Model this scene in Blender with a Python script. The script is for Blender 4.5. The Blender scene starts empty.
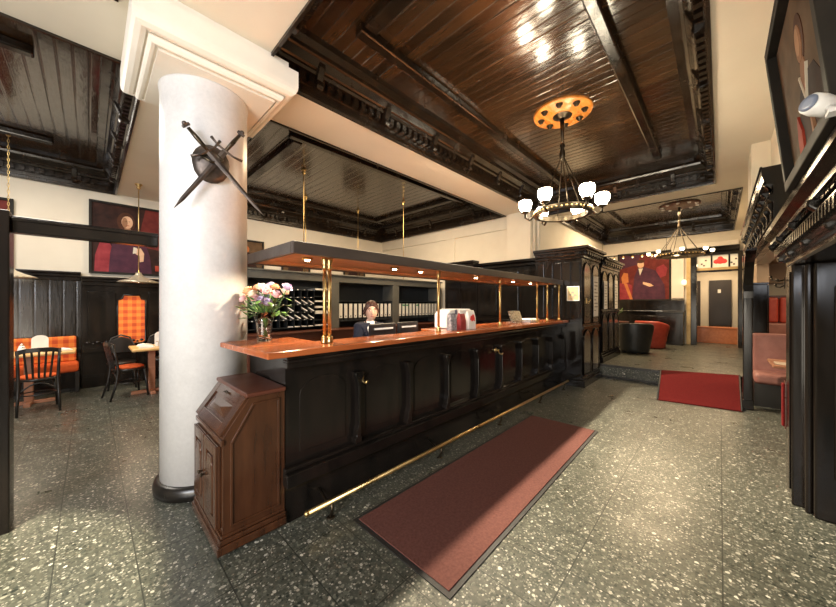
import bpy, bmesh, math, random
from mathutils import Vector, Matrix
random.seed(7)
PI = math.pi
SC = bpy.context.scene
COL = SC.collection

# ------------------------------------------------------------------ camera
EYE = 1.5
cam_d = bpy.data.cameras.new('camera')
cam = bpy.data.objects.new('camera', cam_d)
COL.objects.link(cam)
cam.location = (0, 0, EYE)
cam.rotation_euler = (PI/2, 0, math.radians(43.8 - 90))
cam_d.sensor_width = 36
cam_d.lens = 315/836*36
cam_d.clip_start = 0.05
SC.camera = cam

# ------------------------------------------------------------------ world, exposure, large lights
w = bpy.data.worlds.new('world'); SC.world = w; w.use_nodes = True
w.node_tree.nodes['Background'].inputs[0].default_value = (1.0, .86, .70, 1)
w.node_tree.nodes['Background'].inputs[1].default_value = 0.13
SC.view_settings.view_transform = 'Standard'
SC.view_settings.look = 'None'
SC.view_settings.gamma = 1
SC.view_settings.use_curve_mapping = False
SC.view_settings.exposure = 0.55

def light(name, kind, loc, energy, color=(1, .75, .48), size=.1, target=None, angle=90, blend=.3, sy=None):
    d = bpy.data.lights.new(name, kind); d.energy = energy; d.color = color
    if kind == 'AREA':
        d.size = size
        if sy: d.shape = 'RECTANGLE'; d.size_y = sy
    else:
        d.shadow_soft_size = size
    if kind == 'SPOT':
        d.spot_size = math.radians(angle); d.spot_blend = blend
    o = bpy.data.objects.new(name, d); COL.objects.link(o); o.location = loc
    if target:
        o.rotation_euler = (Vector(target) - Vector(loc)).to_track_quat('-Z', 'Y').to_euler()
    return o
WARM = (1, .74, .45)
light('street_window_light', 'AREA', (-3.6, -.7, 2.6), 80, (.92, .94, 1), 2.2, (.5, 3.3, 1.7), sy=1.6).data.spread = math.radians(95)
light('ceiling_fill_light', 'AREA', (-1.7, .5, .8), 88, (1, .90, .74), 2.2, (2.4, 1.0, 3.6), sy=1.8)  # unseen added fill aimed upward to brighten the soffits, not an entrance
for _x in (1.5, 3.3, 5.1):
    light('added_shadow_spot', 'SPOT', (_x, 2.84, 3.5), 760, (1, .86, .64), .03, (_x + .25, .35, 0), angle=66, blend=.5)  # added spots without fixtures; light the floor and throw the canopy's straight shadow edge
light('added_floor_spot', 'SPOT', (-1.0, 2.45, 3.5), 1250, (1, .88, .62), .03, (-1.0, 2.45, 0), angle=43, blend=.25)  # invented spot; its cone rim shapes the bright patch on the left floor
light('back_office_light', 'AREA', (4.2, 5.0, 3.9), 170, WARM, 2.2, (4.2, 5.6, 0))
light('upper_room_light', 'AREA', (10.2, 1.4, 3.85), 150, WARM, 1.6, (10.2, 1.4, 0))
light('dining_light', 'AREA', (-1.2, 6.0, 3.9), 100, (1, .92, .80), 2.0, (-1.2, 6.0, 0))
light('alcove_light', 'AREA', (7.9, -1.5, 2.25), 27, WARM, .8, (7.9, -1.5, 0))
light('corridor_light', 'AREA', (13.9, .1, 2.75), 26, WARM, .8, (13.9, .1, 0))

# ------------------------------------------------------------------ materials
def nt(name):
    m = bpy.data.materials.new(name); m.use_nodes = True
    t = m.node_tree; b = t.nodes['Principled BSDF']
    return m, t, b
def node(t, kind, **kw):
    n = t.nodes.new(kind)
    for k, v in kw.items():
        if k.startswith('i_'): n.inputs[k[2:].replace('_', ' ')].default_value = v
        else: setattr(n, k, v)
    return n
def ramp(t, fac, stops, interp='LINEAR'):
    r = t.nodes.new('ShaderNodeValToRGB'); e = r.color_ramp.elements; r.color_ramp.interpolation = interp
    while len(e) < len(stops): e.new(.5)
    for k, (p, c) in enumerate(stops):
        e[k].position = p; e[k].color = (*c, 1) if len(c) == 3 else c
    t.links.new(fac, r.inputs[0]); return r.outputs[0]
def mathn(t, op, a, b=None, c=None):
    n = t.nodes.new('ShaderNodeMath'); n.operation = op
    for k, v in enumerate((a, b, c)):
        if v is None: continue
        if isinstance(v, (int, float)): n.inputs[k].default_value = v
        else: t.links.new(v, n.inputs[k])
    return n.outputs[0]
def coords(t, kind='Object', scale=(1, 1, 1)):
    tc = t.nodes.new('ShaderNodeTexCoord'); mp = t.nodes.new('ShaderNodeMapping')
    mp.inputs['Scale'].default_value = scale
    t.links.new(tc.outputs[kind], mp.inputs[0]); return mp.outputs[0]
def worldpos(t, scale=(1, 1, 1)):
    g = t.nodes.new('ShaderNodeNewGeometry'); mp = t.nodes.new('ShaderNodeMapping')
    mp.inputs['Scale'].default_value = scale
    t.links.new(g.outputs['Position'], mp.inputs[0]); return mp.outputs[0]
def noise(t, vec, scale, detail=3, rough=.55):
    n = node(t, 'ShaderNodeTexNoise'); n.inputs['Scale'].default_value = scale
    n.inputs['Detail'].default_value = detail; n.inputs['Roughness'].default_value = rough
    t.links.new(vec, n.inputs['Vector']); return n.outputs['Fac']
def bump(t, b, h, strength=.2, dist=.01):
    n = t.nodes.new('ShaderNodeBump'); n.inputs['Strength'].default_value = strength
    n.inputs['Distance'].default_value = dist
    t.links.new(h, n.inputs['Height']); t.links.new(n.outputs[0], b.inputs['Normal'])

def grainy(name, c0, c1, rough=(.25, .45), scale=(1, 1, 1), ns=6, bs=.15, spec=.5, metal=0, coat=0, kind='Object'):
    m, t, b = nt(name)
    v = coords(t, kind, scale); f = noise(t, v, ns, 5)
    t.links.new(ramp(t, f, [(.3, c0), (.7, c1)]), b.inputs['Base Color'])
    r = ramp(t, noise(t, v, ns*.6, 3), [(.3, (rough[0],)*3), (.7, (rough[1],)*3)])
    t.links.new(r, b.inputs['Roughness'])
    b.inputs['Metallic'].default_value = metal
    b.inputs['Specular IOR Level'].default_value = spec
    if coat: b.inputs['Coat Weight'].default_value = coat; b.inputs['Coat Roughness'].default_value = .12
    if bs: bump(t, b, f, bs, .004)
    return m
def emit(name, color, strength, base=(.9, .9, .85)):
    m, t, b = nt(name)
    f = noise(t, coords(t), 5, 2)
    t.links.new(ramp(t, f, [(.0, tuple(x*.97 for x in color)), (1, color)]), b.inputs['Emission Color'])
    b.inputs['Base Color'].default_value = (*base, 1)
    b.inputs['Emission Strength'].default_value = strength
    return m
M = {}
M['black'] = grainy('black_lacquered_wood', (.005, .0045, .004), (.014, .010, .008), (.09, .24), (1, 1, .18), 9, .12, spec=.38)
M['blackmatt'] = grainy('black_stained_wood', (.007, .0065, .006), (.018, .014, .011), (.25, .4), (1, 1, .2), 8, .2)
M['mahog'] = grainy('mahogany', (.25, .060, .017), (.40, .110, .032), (.16, .3), (.35, 2.2, 2.2), 5, .04, coat=.08)
M['reddark'] = grainy('dark_mahogany', (.055, .017, .010), (.10, .032, .018), (.25, .4), (.4, 2, 2), 5, .06)
M['canopywood'] = grainy('canopy_underside_wood', (.40, .145, .05), (.54, .22, .085), (.3, .45), (.4, 3, 3), 5, .05)
M['canopyedge'] = grainy('canopy_edge_wood', (.035, .026, .022), (.055, .040, .032), (.3, .45), (.3, 2, 2), 6, .1)
M['brown'] = grainy('brown_oak', (.030, .011, .005), (.070, .026, .011), (.14, .26), (2, 2, .3), 7, .04, coat=.4)
M['brass'] = grainy('brass', (.50, .34, .13), (.66, .48, .22), (.26, .42), (1, 1, 1), 9, .03, metal=1)
M['iron'] = grainy('iron', (.06, .05, .045), (.14, .11, .09), (.35, .55), (1, 1, 1), 14, .3, metal=.8)
M['bronze'] = grainy('dark_bronze', (.035, .028, .020), (.085, .065, .042), (.25, .4), (1, 1, 1), 14, .2, metal=.9)
M['chrome'] = grainy('brushed_steel', (.55, .53, .5), (.7, .68, .65), (.2, .32), (1, 1, 6), 10, .03, metal=1)
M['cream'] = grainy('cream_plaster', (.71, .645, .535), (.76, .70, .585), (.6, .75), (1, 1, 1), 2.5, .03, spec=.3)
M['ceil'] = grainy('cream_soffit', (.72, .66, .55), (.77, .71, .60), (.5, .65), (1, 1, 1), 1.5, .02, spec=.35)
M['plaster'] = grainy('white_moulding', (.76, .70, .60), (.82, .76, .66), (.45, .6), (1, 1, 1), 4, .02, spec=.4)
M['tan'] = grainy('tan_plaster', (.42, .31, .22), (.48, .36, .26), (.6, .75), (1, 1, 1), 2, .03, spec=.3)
M['white'] = grainy('white_paper', (.74, .72, .67), (.82, .80, .76), (.5, .6), (1, 1, 1), 8, .02, spec=.3)
M['plastic'] = grainy('white_plastic', (.72, .72, .72), (.78, .78, .78), (.25, .35), (1, 1, 1), 4, .01)
M['darkplastic'] = grainy('black_plastic', (.012, .012, .013), (.02, .02, .021), (.3, .4), (1, 1, 1), 6, .02)
M['grey'] = grainy('grey_green_board', (.085, .082, .070), (.115, .110, .095), (.4, .55), (1, 1, 1), 4, .03)
M['shelfdark'] = grainy('dark_shelf_board', (.012, .015, .017), (.022, .024, .026), (.35, .5), (1, 1, 1), 4, .03)
M['brownmat'] = grainy('brown_mat_pile', (.088, .037, .031), (.128, .054, .045), (.9, .98), (1, 1, 1), 60, .5, spec=.1)
M['rubber'] = grainy('black_rubber', (.012, .011, .011), (.02, .018, .017), (.5, .65), (1, 1, 1), 20, .1)
M['redcarpet'] = grainy('red_carpet_pile', (.092, .007, .008), (.13, .011, .011), (.9, .98), (1, 1, 1), 60, .5, spec=.1)
M['pinkleather'] = grainy('dusty_pink_leather', (.27, .115, .095), (.34, .15, .125), (.35, .5), (1, 1, 1), 12, .12)
M['redleather'] = grainy('red_leather', (.34, .035, .02), (.42, .06, .035), (.35, .5), (1, 1, 1), 12, .12)
M['blackleather'] = grainy('black_leather', (.012, .013, .012), (.022, .022, .02), (.35, .5), (1, 1, 1), 12, .12)
M['orangewood'] = grainy('orange_wood', (.50, .15, .045), (.62, .21, .07), (.3, .45), (.4, 3, 3), 5, .05)
M['orangedisc'] = grainy('honey_varnished_wood', (.60, .20, .03), (.74, .29, .06), (.22, .35), (1, 3, 1), 6, .04)
M['tablewood'] = grainy('light_oak', (.56, .33, .12), (.68, .43, .18), (.3, .42), (.4, 3, 3), 5, .05)
M['boothwood'] = grainy('booth_table_wood', (.30, .13, .07), (.40, .18, .10), (.25, .38), (.4, 3, 3), 5, .05)
M['orangecloth'] = grainy('orange_seat_cloth', (.50, .075, .018), (.58, .11, .028), (.8, .9), (1, 1, 1), 25, .15, spec=.2)
M['bulb'] = emit('glowing_opal_glass', (1, .86, .62), 48)
M['smallbulb'] = emit('lit_small_lamp', (1, .80, .5), 30)
M['pendbulb'] = emit('lit_pendant_bulb', (1, .88, .66), 10)
M['sconceglow'] = emit('dim_sconce_glass', (1, .78, .46), 1.0)
M['framedark'] = grainy('dark_picture_frame', (.010, .009, .008), (.022, .018, .014), (.55, .7), (1, 1, 1), 8, .1, spec=.25)
M['farbulb'] = emit('lit_far_shade', (1, .80, .5), 4)
M['skin'] = grainy('skin', (.60, .36, .26), (.66, .41, .30), (.45, .55), (1, 1, 1), 20, .03)
M['hair'] = grainy('auburn_hair', (.035, .012, .008), (.075, .026, .015), (.35, .5), (6, 6, 1), 20, .4)
M['navy'] = grainy('navy_cloth', (.016, .017, .028), (.026, .028, .042), (.8, .9), (1, 1, 1), 40, .1, spec=.2)
M['lips'] = grainy('lips', (.45, .13, .11), (.5, .16, .13), (.4, .5), (1, 1, 1), 20, 0)
M['leaf'] = grainy('green_leaf', (.05, .12, .025), (.12, .22, .05), (.35, .5), (1, 1, 1), 9, .1)
M['rose_o'] = grainy('orange_petal', (.86, .36, .14), (.92, .55, .32), (.5, .6), (1, 1, 1), 20, .1)
M['rose_p'] = grainy('pink_petal', (.78, .42, .42), (.88, .62, .60), (.5, .6), (1, 1, 1), 20, .1)
M['rose_l'] = grainy('lilac_petal', (.44, .34, .48), (.60, .50, .64), (.5, .6), (1, 1, 1), 20, .1)
M['rose_c'] = grainy('cream_petal', (.9, .72, .5), (.94, .82, .66), (.5, .6), (1, 1, 1), 20, .1)
M['bagdark'] = grainy('grey_patterned_bag', (.05, .05, .07), (.42, .40, .42), (.3, .4), (1, 1, 1), 40, .1)
M['bagred'] = grainy('dark_red_bag', (.20, .018, .02), (.36, .05, .05), (.3, .4), (1, 1, 1), 18, .1)
M['bagwhite'] = grainy('white_bag', (.74, .70, .64), (.82, .79, .74), (.35, .45), (1, 1, 1), 12, .1)
M['rosered'] = grainy('red_print', (.55, .03, .03), (.65, .06, .05), (.4, .5), (1, 1, 1), 20, 0)
M['blueplastic'] = grainy('blue_grey_plastic', (.10, .13, .20), (.15, .18, .26), (.3, .4), (1, 1, 1), 8, 0)
M['buff'] = grainy('buff_paper', (.46, .34, .17), (.54, .42, .24), (.5, .6), (1, 1, 1), 10, .02)
M['ink'] = grainy('grey_ink', (.20, .18, .15), (.3, .27, .23), (.5, .6), (1, 1, 1), 10, 0)
M['gold'] = grainy('gilt_wood', (.5, .34, .14), (.62, .44, .2), (.35, .5), (1, 1, 1), 9, .1, metal=.3)
M['creamglass'] = emit('backlit_cream_glass', (1, .80, .50), .4, (.6, .5, .35))
M['redglass'] = emit('backlit_red_glass', (1, .05, .03), .6, (.4, .015, .01))
M['door'] = grainy('dark_door', (.018, .013, .011), (.03, .022, .018), (.35, .45), (1, 1, .2), 6, .05)

def glass():
    m, t, b = nt('clear_glass')
    f = noise(t, coords(t), 6, 2)
    t.links.new(ramp(t, f, [(0, (.93, .95, .93)), (1, (.98, .99, .98))]), b.inputs['Base Color'])
    b.inputs['Roughness'].default_value = .03; b.inputs['Transmission Weight'].default_value = 1; b.inputs['IOR'].default_value = 1.45
    return m
M['glass'] = glass()

def terrazzo():
    m, t, b = nt('dark_terrazzo_tile')
    p = worldpos(t)
    def chips(scale, dist):
        v = node(t, 'ShaderNodeTexVoronoi'); v.inputs['Scale'].default_value = scale; v.inputs['Randomness'].default_value = 1
        nz = node(t, 'ShaderNodeTexNoise'); nz.inputs['Scale'].default_value = scale*1.2; t.links.new(p, nz.inputs['Vector'])
        mx = node(t, 'ShaderNodeVectorMath', operation='MULTIPLY_ADD'); t.links.new(nz.outputs['Color'], mx.inputs[0])
        mx.inputs[1].default_value = (.5/scale,)*3; t.links.new(p, mx.inputs[2])
        t.links.new(mx.outputs[0], v.inputs['Vector'])
        sep = node(t, 'ShaderNodeSeparateColor'); t.links.new(v.outputs['Color'], sep.inputs[0])
        return v.outputs['Distance'], sep
    d1, s1 = chips(34, .4); d2, s2 = chips(82, .4)
    base = ramp(t, noise(t, p, 22, 4), [(.3, (.036, .039, .031)), (.7, (.085, .086, .067))])
    tone1 = ramp(t, s1.outputs[0], [(0, (.014, .018, .015)), (.30, (.050, .056, .045)), (.58, (.10, .104, .082)), (.80, (.17, .168, .135)), (.93, (.36, .345, .29)), (1, (.55, .53, .46))])
    tone2 = ramp(t, s2.outputs[1], [(0, (.016, .02, .017)), (.5, (.085, .088, .070)), (.85, (.18, .176, .145)), (1, (.42, .40, .35))])
    k2 = mathn(t, 'MULTIPLY', mathn(t, 'LESS_THAN', d2, .5), mathn(t, 'GREATER_THAN', s2.outputs[0], .25))
    k1 = mathn(t, 'MULTIPLY', mathn(t, 'LESS_THAN', d1, mathn(t, 'MULTIPLY_ADD', s1.outputs[2], .30, .22)), mathn(t, 'GREATER_THAN', s1.outputs[1], .22))
    a = node(t, 'ShaderNodeMix', data_type='RGBA'); t.links.new(k2, a.inputs[0]); t.links.new(base, a.inputs[6]); t.links.new(tone2, a.inputs[7])
    c = node(t, 'ShaderNodeMix', data_type='RGBA'); t.links.new(k1, c.inputs[0]); t.links.new(a.outputs[2], c.inputs[6]); t.links.new(tone1, c.inputs[7])
    sx = node(t, 'ShaderNodeSeparateXYZ'); t.links.new(p, sx.inputs[0])
    def joint(o, off, period, wd):
        f = mathn(t, 'FRACT', mathn(t, 'DIVIDE', mathn(t, 'ADD', o, off), period))
        f = mathn(t, 'ABSOLUTE', mathn(t, 'SUBTRACT', f, .5))
        return mathn(t, 'GREATER_THAN', f, .5 - wd/period)
    j = mathn(t, 'MAXIMUM', joint(sx.outputs[0], 9.8 - .0, .333, .0032), joint(sx.outputs[1], 9.31, .62, .0036))
    e = node(t, 'ShaderNodeMix', data_type='RGBA'); t.links.new(mathn(t, 'MULTIPLY', j, .92), e.inputs[0])
    t.links.new(c.outputs[2], e.inputs[6]); e.inputs[7].default_value = (.02, .022, .018, 1)
    t.links.new(e.outputs[2], b.inputs['Base Color'])
    t.links.new(ramp(t, noise(t, p, 3, 4), [(.3, (.26,)*3), (.7, (.40,)*3)]), b.inputs['Roughness'])
    b.inputs['Specular IOR Level'].default_value = .4
    bump(t, b, mathn(t, 'SUBTRACT', mathn(t, 'MULTIPLY', noise(t, p, 9, 2), .3), j), .12, .003)
    return m
M['floor'] = terrazzo()

def planks(name, c0, c1, period=.118, axis=0, rough=(.13, .3), bs=.55):
    m, t, b = nt(name)
    p = worldpos(t); sx = node(t, 'ShaderNodeSeparateXYZ'); t.links.new(p, sx.inputs[0])
    q = mathn(t, 'DIVIDE', sx.outputs[axis], period)
    f = mathn(t, 'FRACT', q); fl = mathn(t, 'FLOOR', q)
    wn = node(t, 'ShaderNodeTexWhiteNoise', noise_dimensions='1D'); t.links.new(fl, wn.inputs['W'])
    st = worldpos(t, (14, .8, 1) if axis == 0 else (.8, 14, 1))
    gr = noise(t, st, 4, 5)
    mixf = mathn(t, 'ADD', mathn(t, 'MULTIPLY', wn.outputs['Value'], .5), mathn(t, 'MULTIPLY', gr, .5))
    t.links.new(ramp(t, mixf, [(.2, c0), (.8, c1)]), b.inputs['Base Color'])
    edge = mathn(t, 'ABSOLUTE', mathn(t, 'SUBTRACT', f, .5))
    groove = mathn(t, 'SMOOTH_MIN', mathn(t, 'MULTIPLY', mathn(t, 'SUBTRACT', .5, edge), 9), 1, .3)
    cup = mathn(t, 'MULTIPLY', mathn(t, 'SUBTRACT', f, .5), mathn(t, 'SUBTRACT', wn.outputs['Value'], .5))
    wav = noise(t, worldpos(t, (5, 2, 1) if axis == 0 else (2, 5, 1)), 2.2, 3)
    h = mathn(t, 'ADD', mathn(t, 'ADD', groove, mathn(t, 'MULTIPLY', cup, .7)), mathn(t, 'MULTIPLY', wav, .9))
    bump(t, b, h, bs, .006)
    t.links.new(ramp(t, gr, [(.3, (rough[0],)*3), (.7, (rough[1],)*3)]), b.inputs['Roughness'])
    b.inputs['Coat Weight'].default_value = .5; b.inputs['Coat Roughness'].default_value = .14
    return m
M['planks'] = planks('brown_ceiling_planks', (.022, .011, .005), (.070, .034, .014), rough=(.10, .24), bs=.8)
M['planksdark'] = planks('dark_ceiling_planks', (.020, .012, .008), (.05, .028, .016), period=.16)
M['vboards'] = planks('black_wall_boards', (.008, .006, .005), (.022, .014, .009), period=.16, axis=0, rough=(.2, .38), bs=.4)
M['coffer'] = grainy('dark_coffer_moulding', (.008, .005, .0035), (.026, .015, .008), (.12, .3), (1, 1, 1), 7, .18)

def column_mat():
    m, t, b = nt('polished_grey_stucco')
    p = worldpos(t, (1, 1, 1))
    f = mathn(t, 'ADD', mathn(t, 'MULTIPLY', noise(t, p, 2.4, 4, .6), .55), mathn(t, 'MULTIPLY', noise(t, p, 34, 6, .75), .45))
    t.links.new(ramp(t, f, [(.32, (.50, .485, .475)), (.52, (.585, .57, .56)), (.7, (.66, .645, .635))]), b.inputs['Base Color'])
    b.inputs['Roughness'].default_value = .30
    bump(t, b, f, .025, .006)
    return m
M['column'] = column_mat()

def plaid(name, c0, c1, c2, period):
    m, t, b = nt(name)
    p = worldpos(t); sx = node(t, 'ShaderNodeSeparateXYZ'); t.links.new(p, sx.inputs[0])
    def band(o):
        f = mathn(t, 'FRACT', mathn(t, 'DIVIDE', o, period))
        return mathn(t, 'GREATER_THAN', f, .5)
    h = mathn(t, 'MULTIPLY', mathn(t, 'ADD', band(sx.outputs[0]), band(sx.outputs[2])), .5)
    t.links.new(ramp(t, h, [(.0, c0), (.5, c1), (1, c2)]), b.inputs['Base Color'])
    b.inputs['Roughness'].default_value = .85
    bump(t, b, noise(t, p, 200, 2), .2, .002)
    return m
M['plaid'] = plaid('orange_plaid_cloth', (.66, .20, .035), (.58, .12, .02), (.40, .052, .012), .125)

# ------------------------------------------------------------------ mesh builder
class MB:
    def __init__(s): s.v = []; s.f = []; s.sm = []
    def add(s, vs, fs, smooth=False):
        k = len(s.v); s.v += [Vector(v) for v in vs]
        for f in fs: s.f.append([i + k for i in f]); s.sm.append(smooth)
        return s
    def box(s, x0, x1, y0, y1, z0, z1):
        if x0 > x1: x0, x1 = x1, x0
        if y0 > y1: y0, y1 = y1, y0
        if z0 > z1: z0, z1 = z1, z0
        return s.add([(x0,y0,z0),(x1,y0,z0),(x1,y1,z0),(x0,y1,z0),(x0,y0,z1),(x1,y0,z1),(x1,y1,z1),(x0,y1,z1)],
                     [(0,3,2,1),(4,5,6,7),(0,1,5,4),(1,2,6,5),(2,3,7,6),(3,0,4,7)])
    def obox(s, c, ax, ay, az):
        c, ax, ay, az = map(Vector, (c, ax, ay, az))
        vs = [c + i*ax + j*ay + k*az for k in (-1, 1) for (i, j) in ((-1,-1),(1,-1),(1,1),(-1,1))]
        return s.add(vs, [(0,3,2,1),(4,5,6,7),(0,1,5,4),(1,2,6,5),(2,3,7,6),(3,0,4,7)])
    def prism(s, poly, axis, a, b, smooth=False):
        n = len(poly)
        def P(p, t):
            return {'x': (t, p[0], p[1]), 'y': (p[0], t, p[1]), 'z': (p[0], p[1], t)}[axis]
        vs = [P(p, a) for p in poly] + [P(p, b) for p in poly]
        fs = [tuple(range(n))[::-1], tuple(range(n, 2*n))]
        k = len(s.v); s.v += [Vector(v) for v in vs]
        for f in fs: s.f.append([i+k for i in f]); s.sm.append(False)
        for i in range(n):
            j = (i+1) % n; s.f.append([k+i, k+j, k+n+j, k+n+i]); s.sm.append(smooth)
        return s
    def lathe(s, prof, c=(0,0,0), n=24, smooth=True, sx=1, sy=1, mat=None):
        c = Vector(c); vs = []; fs = []
        for r, z in prof:
            for i in range(n):
                a = 2*PI*i/n; vs.append(Vector((r*math.cos(a)*sx, r*math.sin(a)*sy, z)))
        for j in range(len(prof)-1):
            for i in range(n):
                i2 = (i+1) % n; fs.append((j*n+i, j*n+i2, (j+1)*n+i2, (j+1)*n+i))
        if prof[0][0] > 1e-6: fs.append(tuple(range(n))[::-1])
        if prof[-1][0] > 1e-6: fs.append(tuple(range((len(prof)-1)*n, len(prof)*n)))
        if mat: vs = [mat @ v for v in vs]
        return s.add([v + c for v in vs], fs, smooth)
    def tube(s, pts, r, n=8, smooth=True, closed=False):
        pts = [Vector(p) for p in pts]; m = len(pts)
        rs = r if isinstance(r, (list, tuple)) else [r]*m
        vs = []; fs = []; prev = None
        for i, p in enumerate(pts):
            if closed: d = (pts[(i+1) % m] - pts[i-1]).normalized()
            else: d = (pts[min(i+1, m-1)] - pts[max(i-1, 0)]).normalized()
            if prev is None:
                up = Vector((0,0,1)) if abs(d.z) < .9 else Vector((1,0,0))
                a = d.cross(up).normalized()
            else:
                a = (prev - d*prev.dot(d)).normalized()
            prev = a; b = d.cross(a)
            for k in range(n):
                t = 2*PI*k/n; vs.append(p + (a*math.cos(t) + b*math.sin(t))*rs[i])
        for i in range(m if closed else m-1):
            i2 = (i+1) % m
            for k in range(n):
                k2 = (k+1) % n; fs.append((i*n+k, i*n+k2, i2*n+k2, i2*n+k))
        if not closed:
            fs.append(tuple(range(n))[::-1]); fs.append(tuple(range((m-1)*n, m*n)))
        return s.add(vs, fs, smooth)
    def sph(s, c, r, n=14, sc=(1,1,1)):
        prof = [(max(r*math.sin(PI*i/(n//2+2)), 1e-7), -r*math.cos(PI*i/(n//2+2))) for i in range(n//2+3)]
        m = Matrix.Diagonal((*sc, 1)).to_3x3()
        return s.lathe(prof, c, n, True, mat=m)
    def build(s, name, mat, parent=None, bevel=0, local=False, seg=2, origin=None, auto=False):
        if origin is None:
            if parent is not None: origin = Vector((0,0,0)) if local else WO[parent]
            else:
                xs = [v.x for v in s.v]; ys = [v.y for v in s.v]; zs = [v.z for v in s.v]
                origin = Vector(((min(xs)+max(xs))/2, (min(ys)+max(ys))/2, min(zs)))
        origin = Vector(origin)
        me = bpy.data.meshes.new(name)
        me.from_pydata([v - origin for v in s.v], [], s.f)
        me.polygons.foreach_set('use_smooth', s.sm)
        bm = bmesh.new(); bm.from_mesh(me); bmesh.ops.recalc_face_normals(bm, faces=bm.faces); bm.to_mesh(me); bm.free()
        me.materials.append(M[mat] if isinstance(mat, str) else mat)
        o = bpy.data.objects.new(name, me); COL.objects.link(o)
        if parent is not None:
            o.parent = parent; WO[o] = origin if not local else Vector((0,0,0))
        else:
            o.location = origin; WO[o] = origin
        if bevel:
            md = o.modifiers.new('bevel', 'BEVEL'); md.width = bevel; md.segments = seg; md.limit_method = 'ANGLE'
        return o
WO = {}
def tag(o, label=None, cat=None, group=None, kind=None):
    if label: o['label'] = label
    if cat: o['category'] = cat
    if group: o['group'] = group
    if kind: o['kind'] = kind
    return o
def thing(name, label, cat, loc=(0,0,0), group=None, kind=None):
    o = bpy.data.objects.new(name, None); COL.objects.link(o); o.location = loc; o.empty_display_size = .1
    WO[o] = Vector(loc); return tag(o, label, cat, group, kind)
def struct(name, mb, mat, bevel=0, label=None):
    o = mb.build(name, mat, None, bevel); o['kind'] = 'structure'
    if label: o['label'] = label
    return o
def kids(o): return [c for c in bpy.data.objects if c.parent == o]
def copy_tree(o, parent=None):
    c = o.copy(); COL.objects.link(c); WO[c] = WO[o].copy()
    if parent is not None: c.parent = parent
    for ch in kids(o): copy_tree(ch, c)
    return c
ORD = ['first','second','third','fourth','fifth','sixth','seventh','eighth','ninth','tenth','eleventh','twelfth','thirteenth','fourteenth']
# ------------------------------------------------------------------ the setting
ZS = 3.6
struct('floor', MB().box(-5, 10.4, -4.2, 8.6, -.1, 0), 'floor')
UP = .26
upper = [(7.24, 3.05), (7.34, .79), (7.72, -.47), (15.6, -.47), (15.6, 3.05)]
struct('floor_upper', MB().prism(upper, 'z', .002, UP), 'floor')
nose = MB()
for (a, b) in ((upper[0], upper[1]), (upper[1], upper[2])):
    a = Vector((*a, 0)); b = Vector((*b, 0)); d = (b-a).normalized(); n = Vector((d.y, -d.x, 0))
    if n.x > 0: n = -n
    nose.obox((a+b)/2 + n*.016 + Vector((0, 0, UP-.022)), d*(b-a).length/2, n*.016, (0, 0, .021))
    nose.obox((a+b)/2 + n*.006 + Vector((0, 0, .018)), d*(b-a).length/2, n*.006, (0, 0, .017))
struct('trim_step', nose, 'blackmatt')

struct('wall_back', MB().box(-5, 7.3, 8.4, 8.55, 0, 3.72), 'cream')
struct('wall_left', MB().box(-5.15, -5, -4.2, 8.55, 0, 3.72), 'cream')
struct('wall_front', MB().box(-5, 3.5, -4.35, -4.2, 0, 3.72), 'cream')
mb = MB().box(7.02, 7.16, 3.05, 8.4, 0, 3.72)
mb.box(6.86, 7.02, 3.08, 3.66, 2.52, 3.6)
mb.box(6.98, 7.02, 3.66, 8.4, 3.30, 3.6).box(6.99, 7.02, 5.3, 5.6, 2.0, 3.30)
struct('wall_office_end', mb, 'cream')
struct('wall_upper_left', MB().box(7.16, 12.85, 3.0, 3.15, 0, 3.72), 'cream')
struct('wall_far', MB().box(12.7, 12.85, .60, 3.0, UP, 3.72).box(12.7, 12.85, -.47, -.36, UP, 3.72).box(12.7, 12.85, -.36, .60, 2.72, 3.72), 'cream')
mb = MB().box(-.6, 3.92, -.62, -.47, 2.07, 3.72).box(3.92, 15.6, -.62, -.47, 2.20, 3.72).box(6.05, 6.75, -.47, -.30, 2.78, 3.6)
struct('wall_right', mb, 'cream')
struct('wall_partition', MB().box(8.25, 15.6, -.62, -.47, 0, 1.83), 'black')
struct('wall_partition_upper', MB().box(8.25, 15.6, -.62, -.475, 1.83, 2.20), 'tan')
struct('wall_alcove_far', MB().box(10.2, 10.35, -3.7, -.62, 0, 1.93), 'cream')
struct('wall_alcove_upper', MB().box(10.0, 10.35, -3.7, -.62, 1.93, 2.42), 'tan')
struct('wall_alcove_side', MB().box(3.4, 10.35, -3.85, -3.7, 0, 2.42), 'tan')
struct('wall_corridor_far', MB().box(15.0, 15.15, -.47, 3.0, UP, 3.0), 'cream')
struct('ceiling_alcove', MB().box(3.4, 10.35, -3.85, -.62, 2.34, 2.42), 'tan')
struct('ceiling_corridor', MB().box(12.85, 15.15, -.47, 3.0, 2.9, 3.0), 'cream')

HOLES = [(1.05, 7.52, .05, 3.03), (-5, .36, 3.74, 8.38), (1.38, 6.92, 3.70, 8.38), (8.15, 12.66, -.30, 2.97), (-5, .14, -.2, 3.0)]
xs = sorted({-5, 15.2, *[h[0] for h in HOLES], *[h[1] for h in HOLES]})
ys = sorted({-4.2, -.47, 8.4, *[h[2] for h in HOLES], *[h[3] for h in HOLES]})
mb = MB()
for i in range(len(xs)-1):
    for j in range(len(ys)-1):
        cx, cy = (xs[i]+xs[i+1])/2, (ys[j]+ys[j+1])/2
        if any(h[0] < cx < h[1] and h[2] < cy < h[3] for h in HOLES): continue
        if cy < -.47 and cx > 3.4: continue
        mb.box(xs[i], xs[i+1], ys[j], ys[j+1], ZS, ZS+.5)
struct('ceiling', mb, 'ceil')

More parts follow.
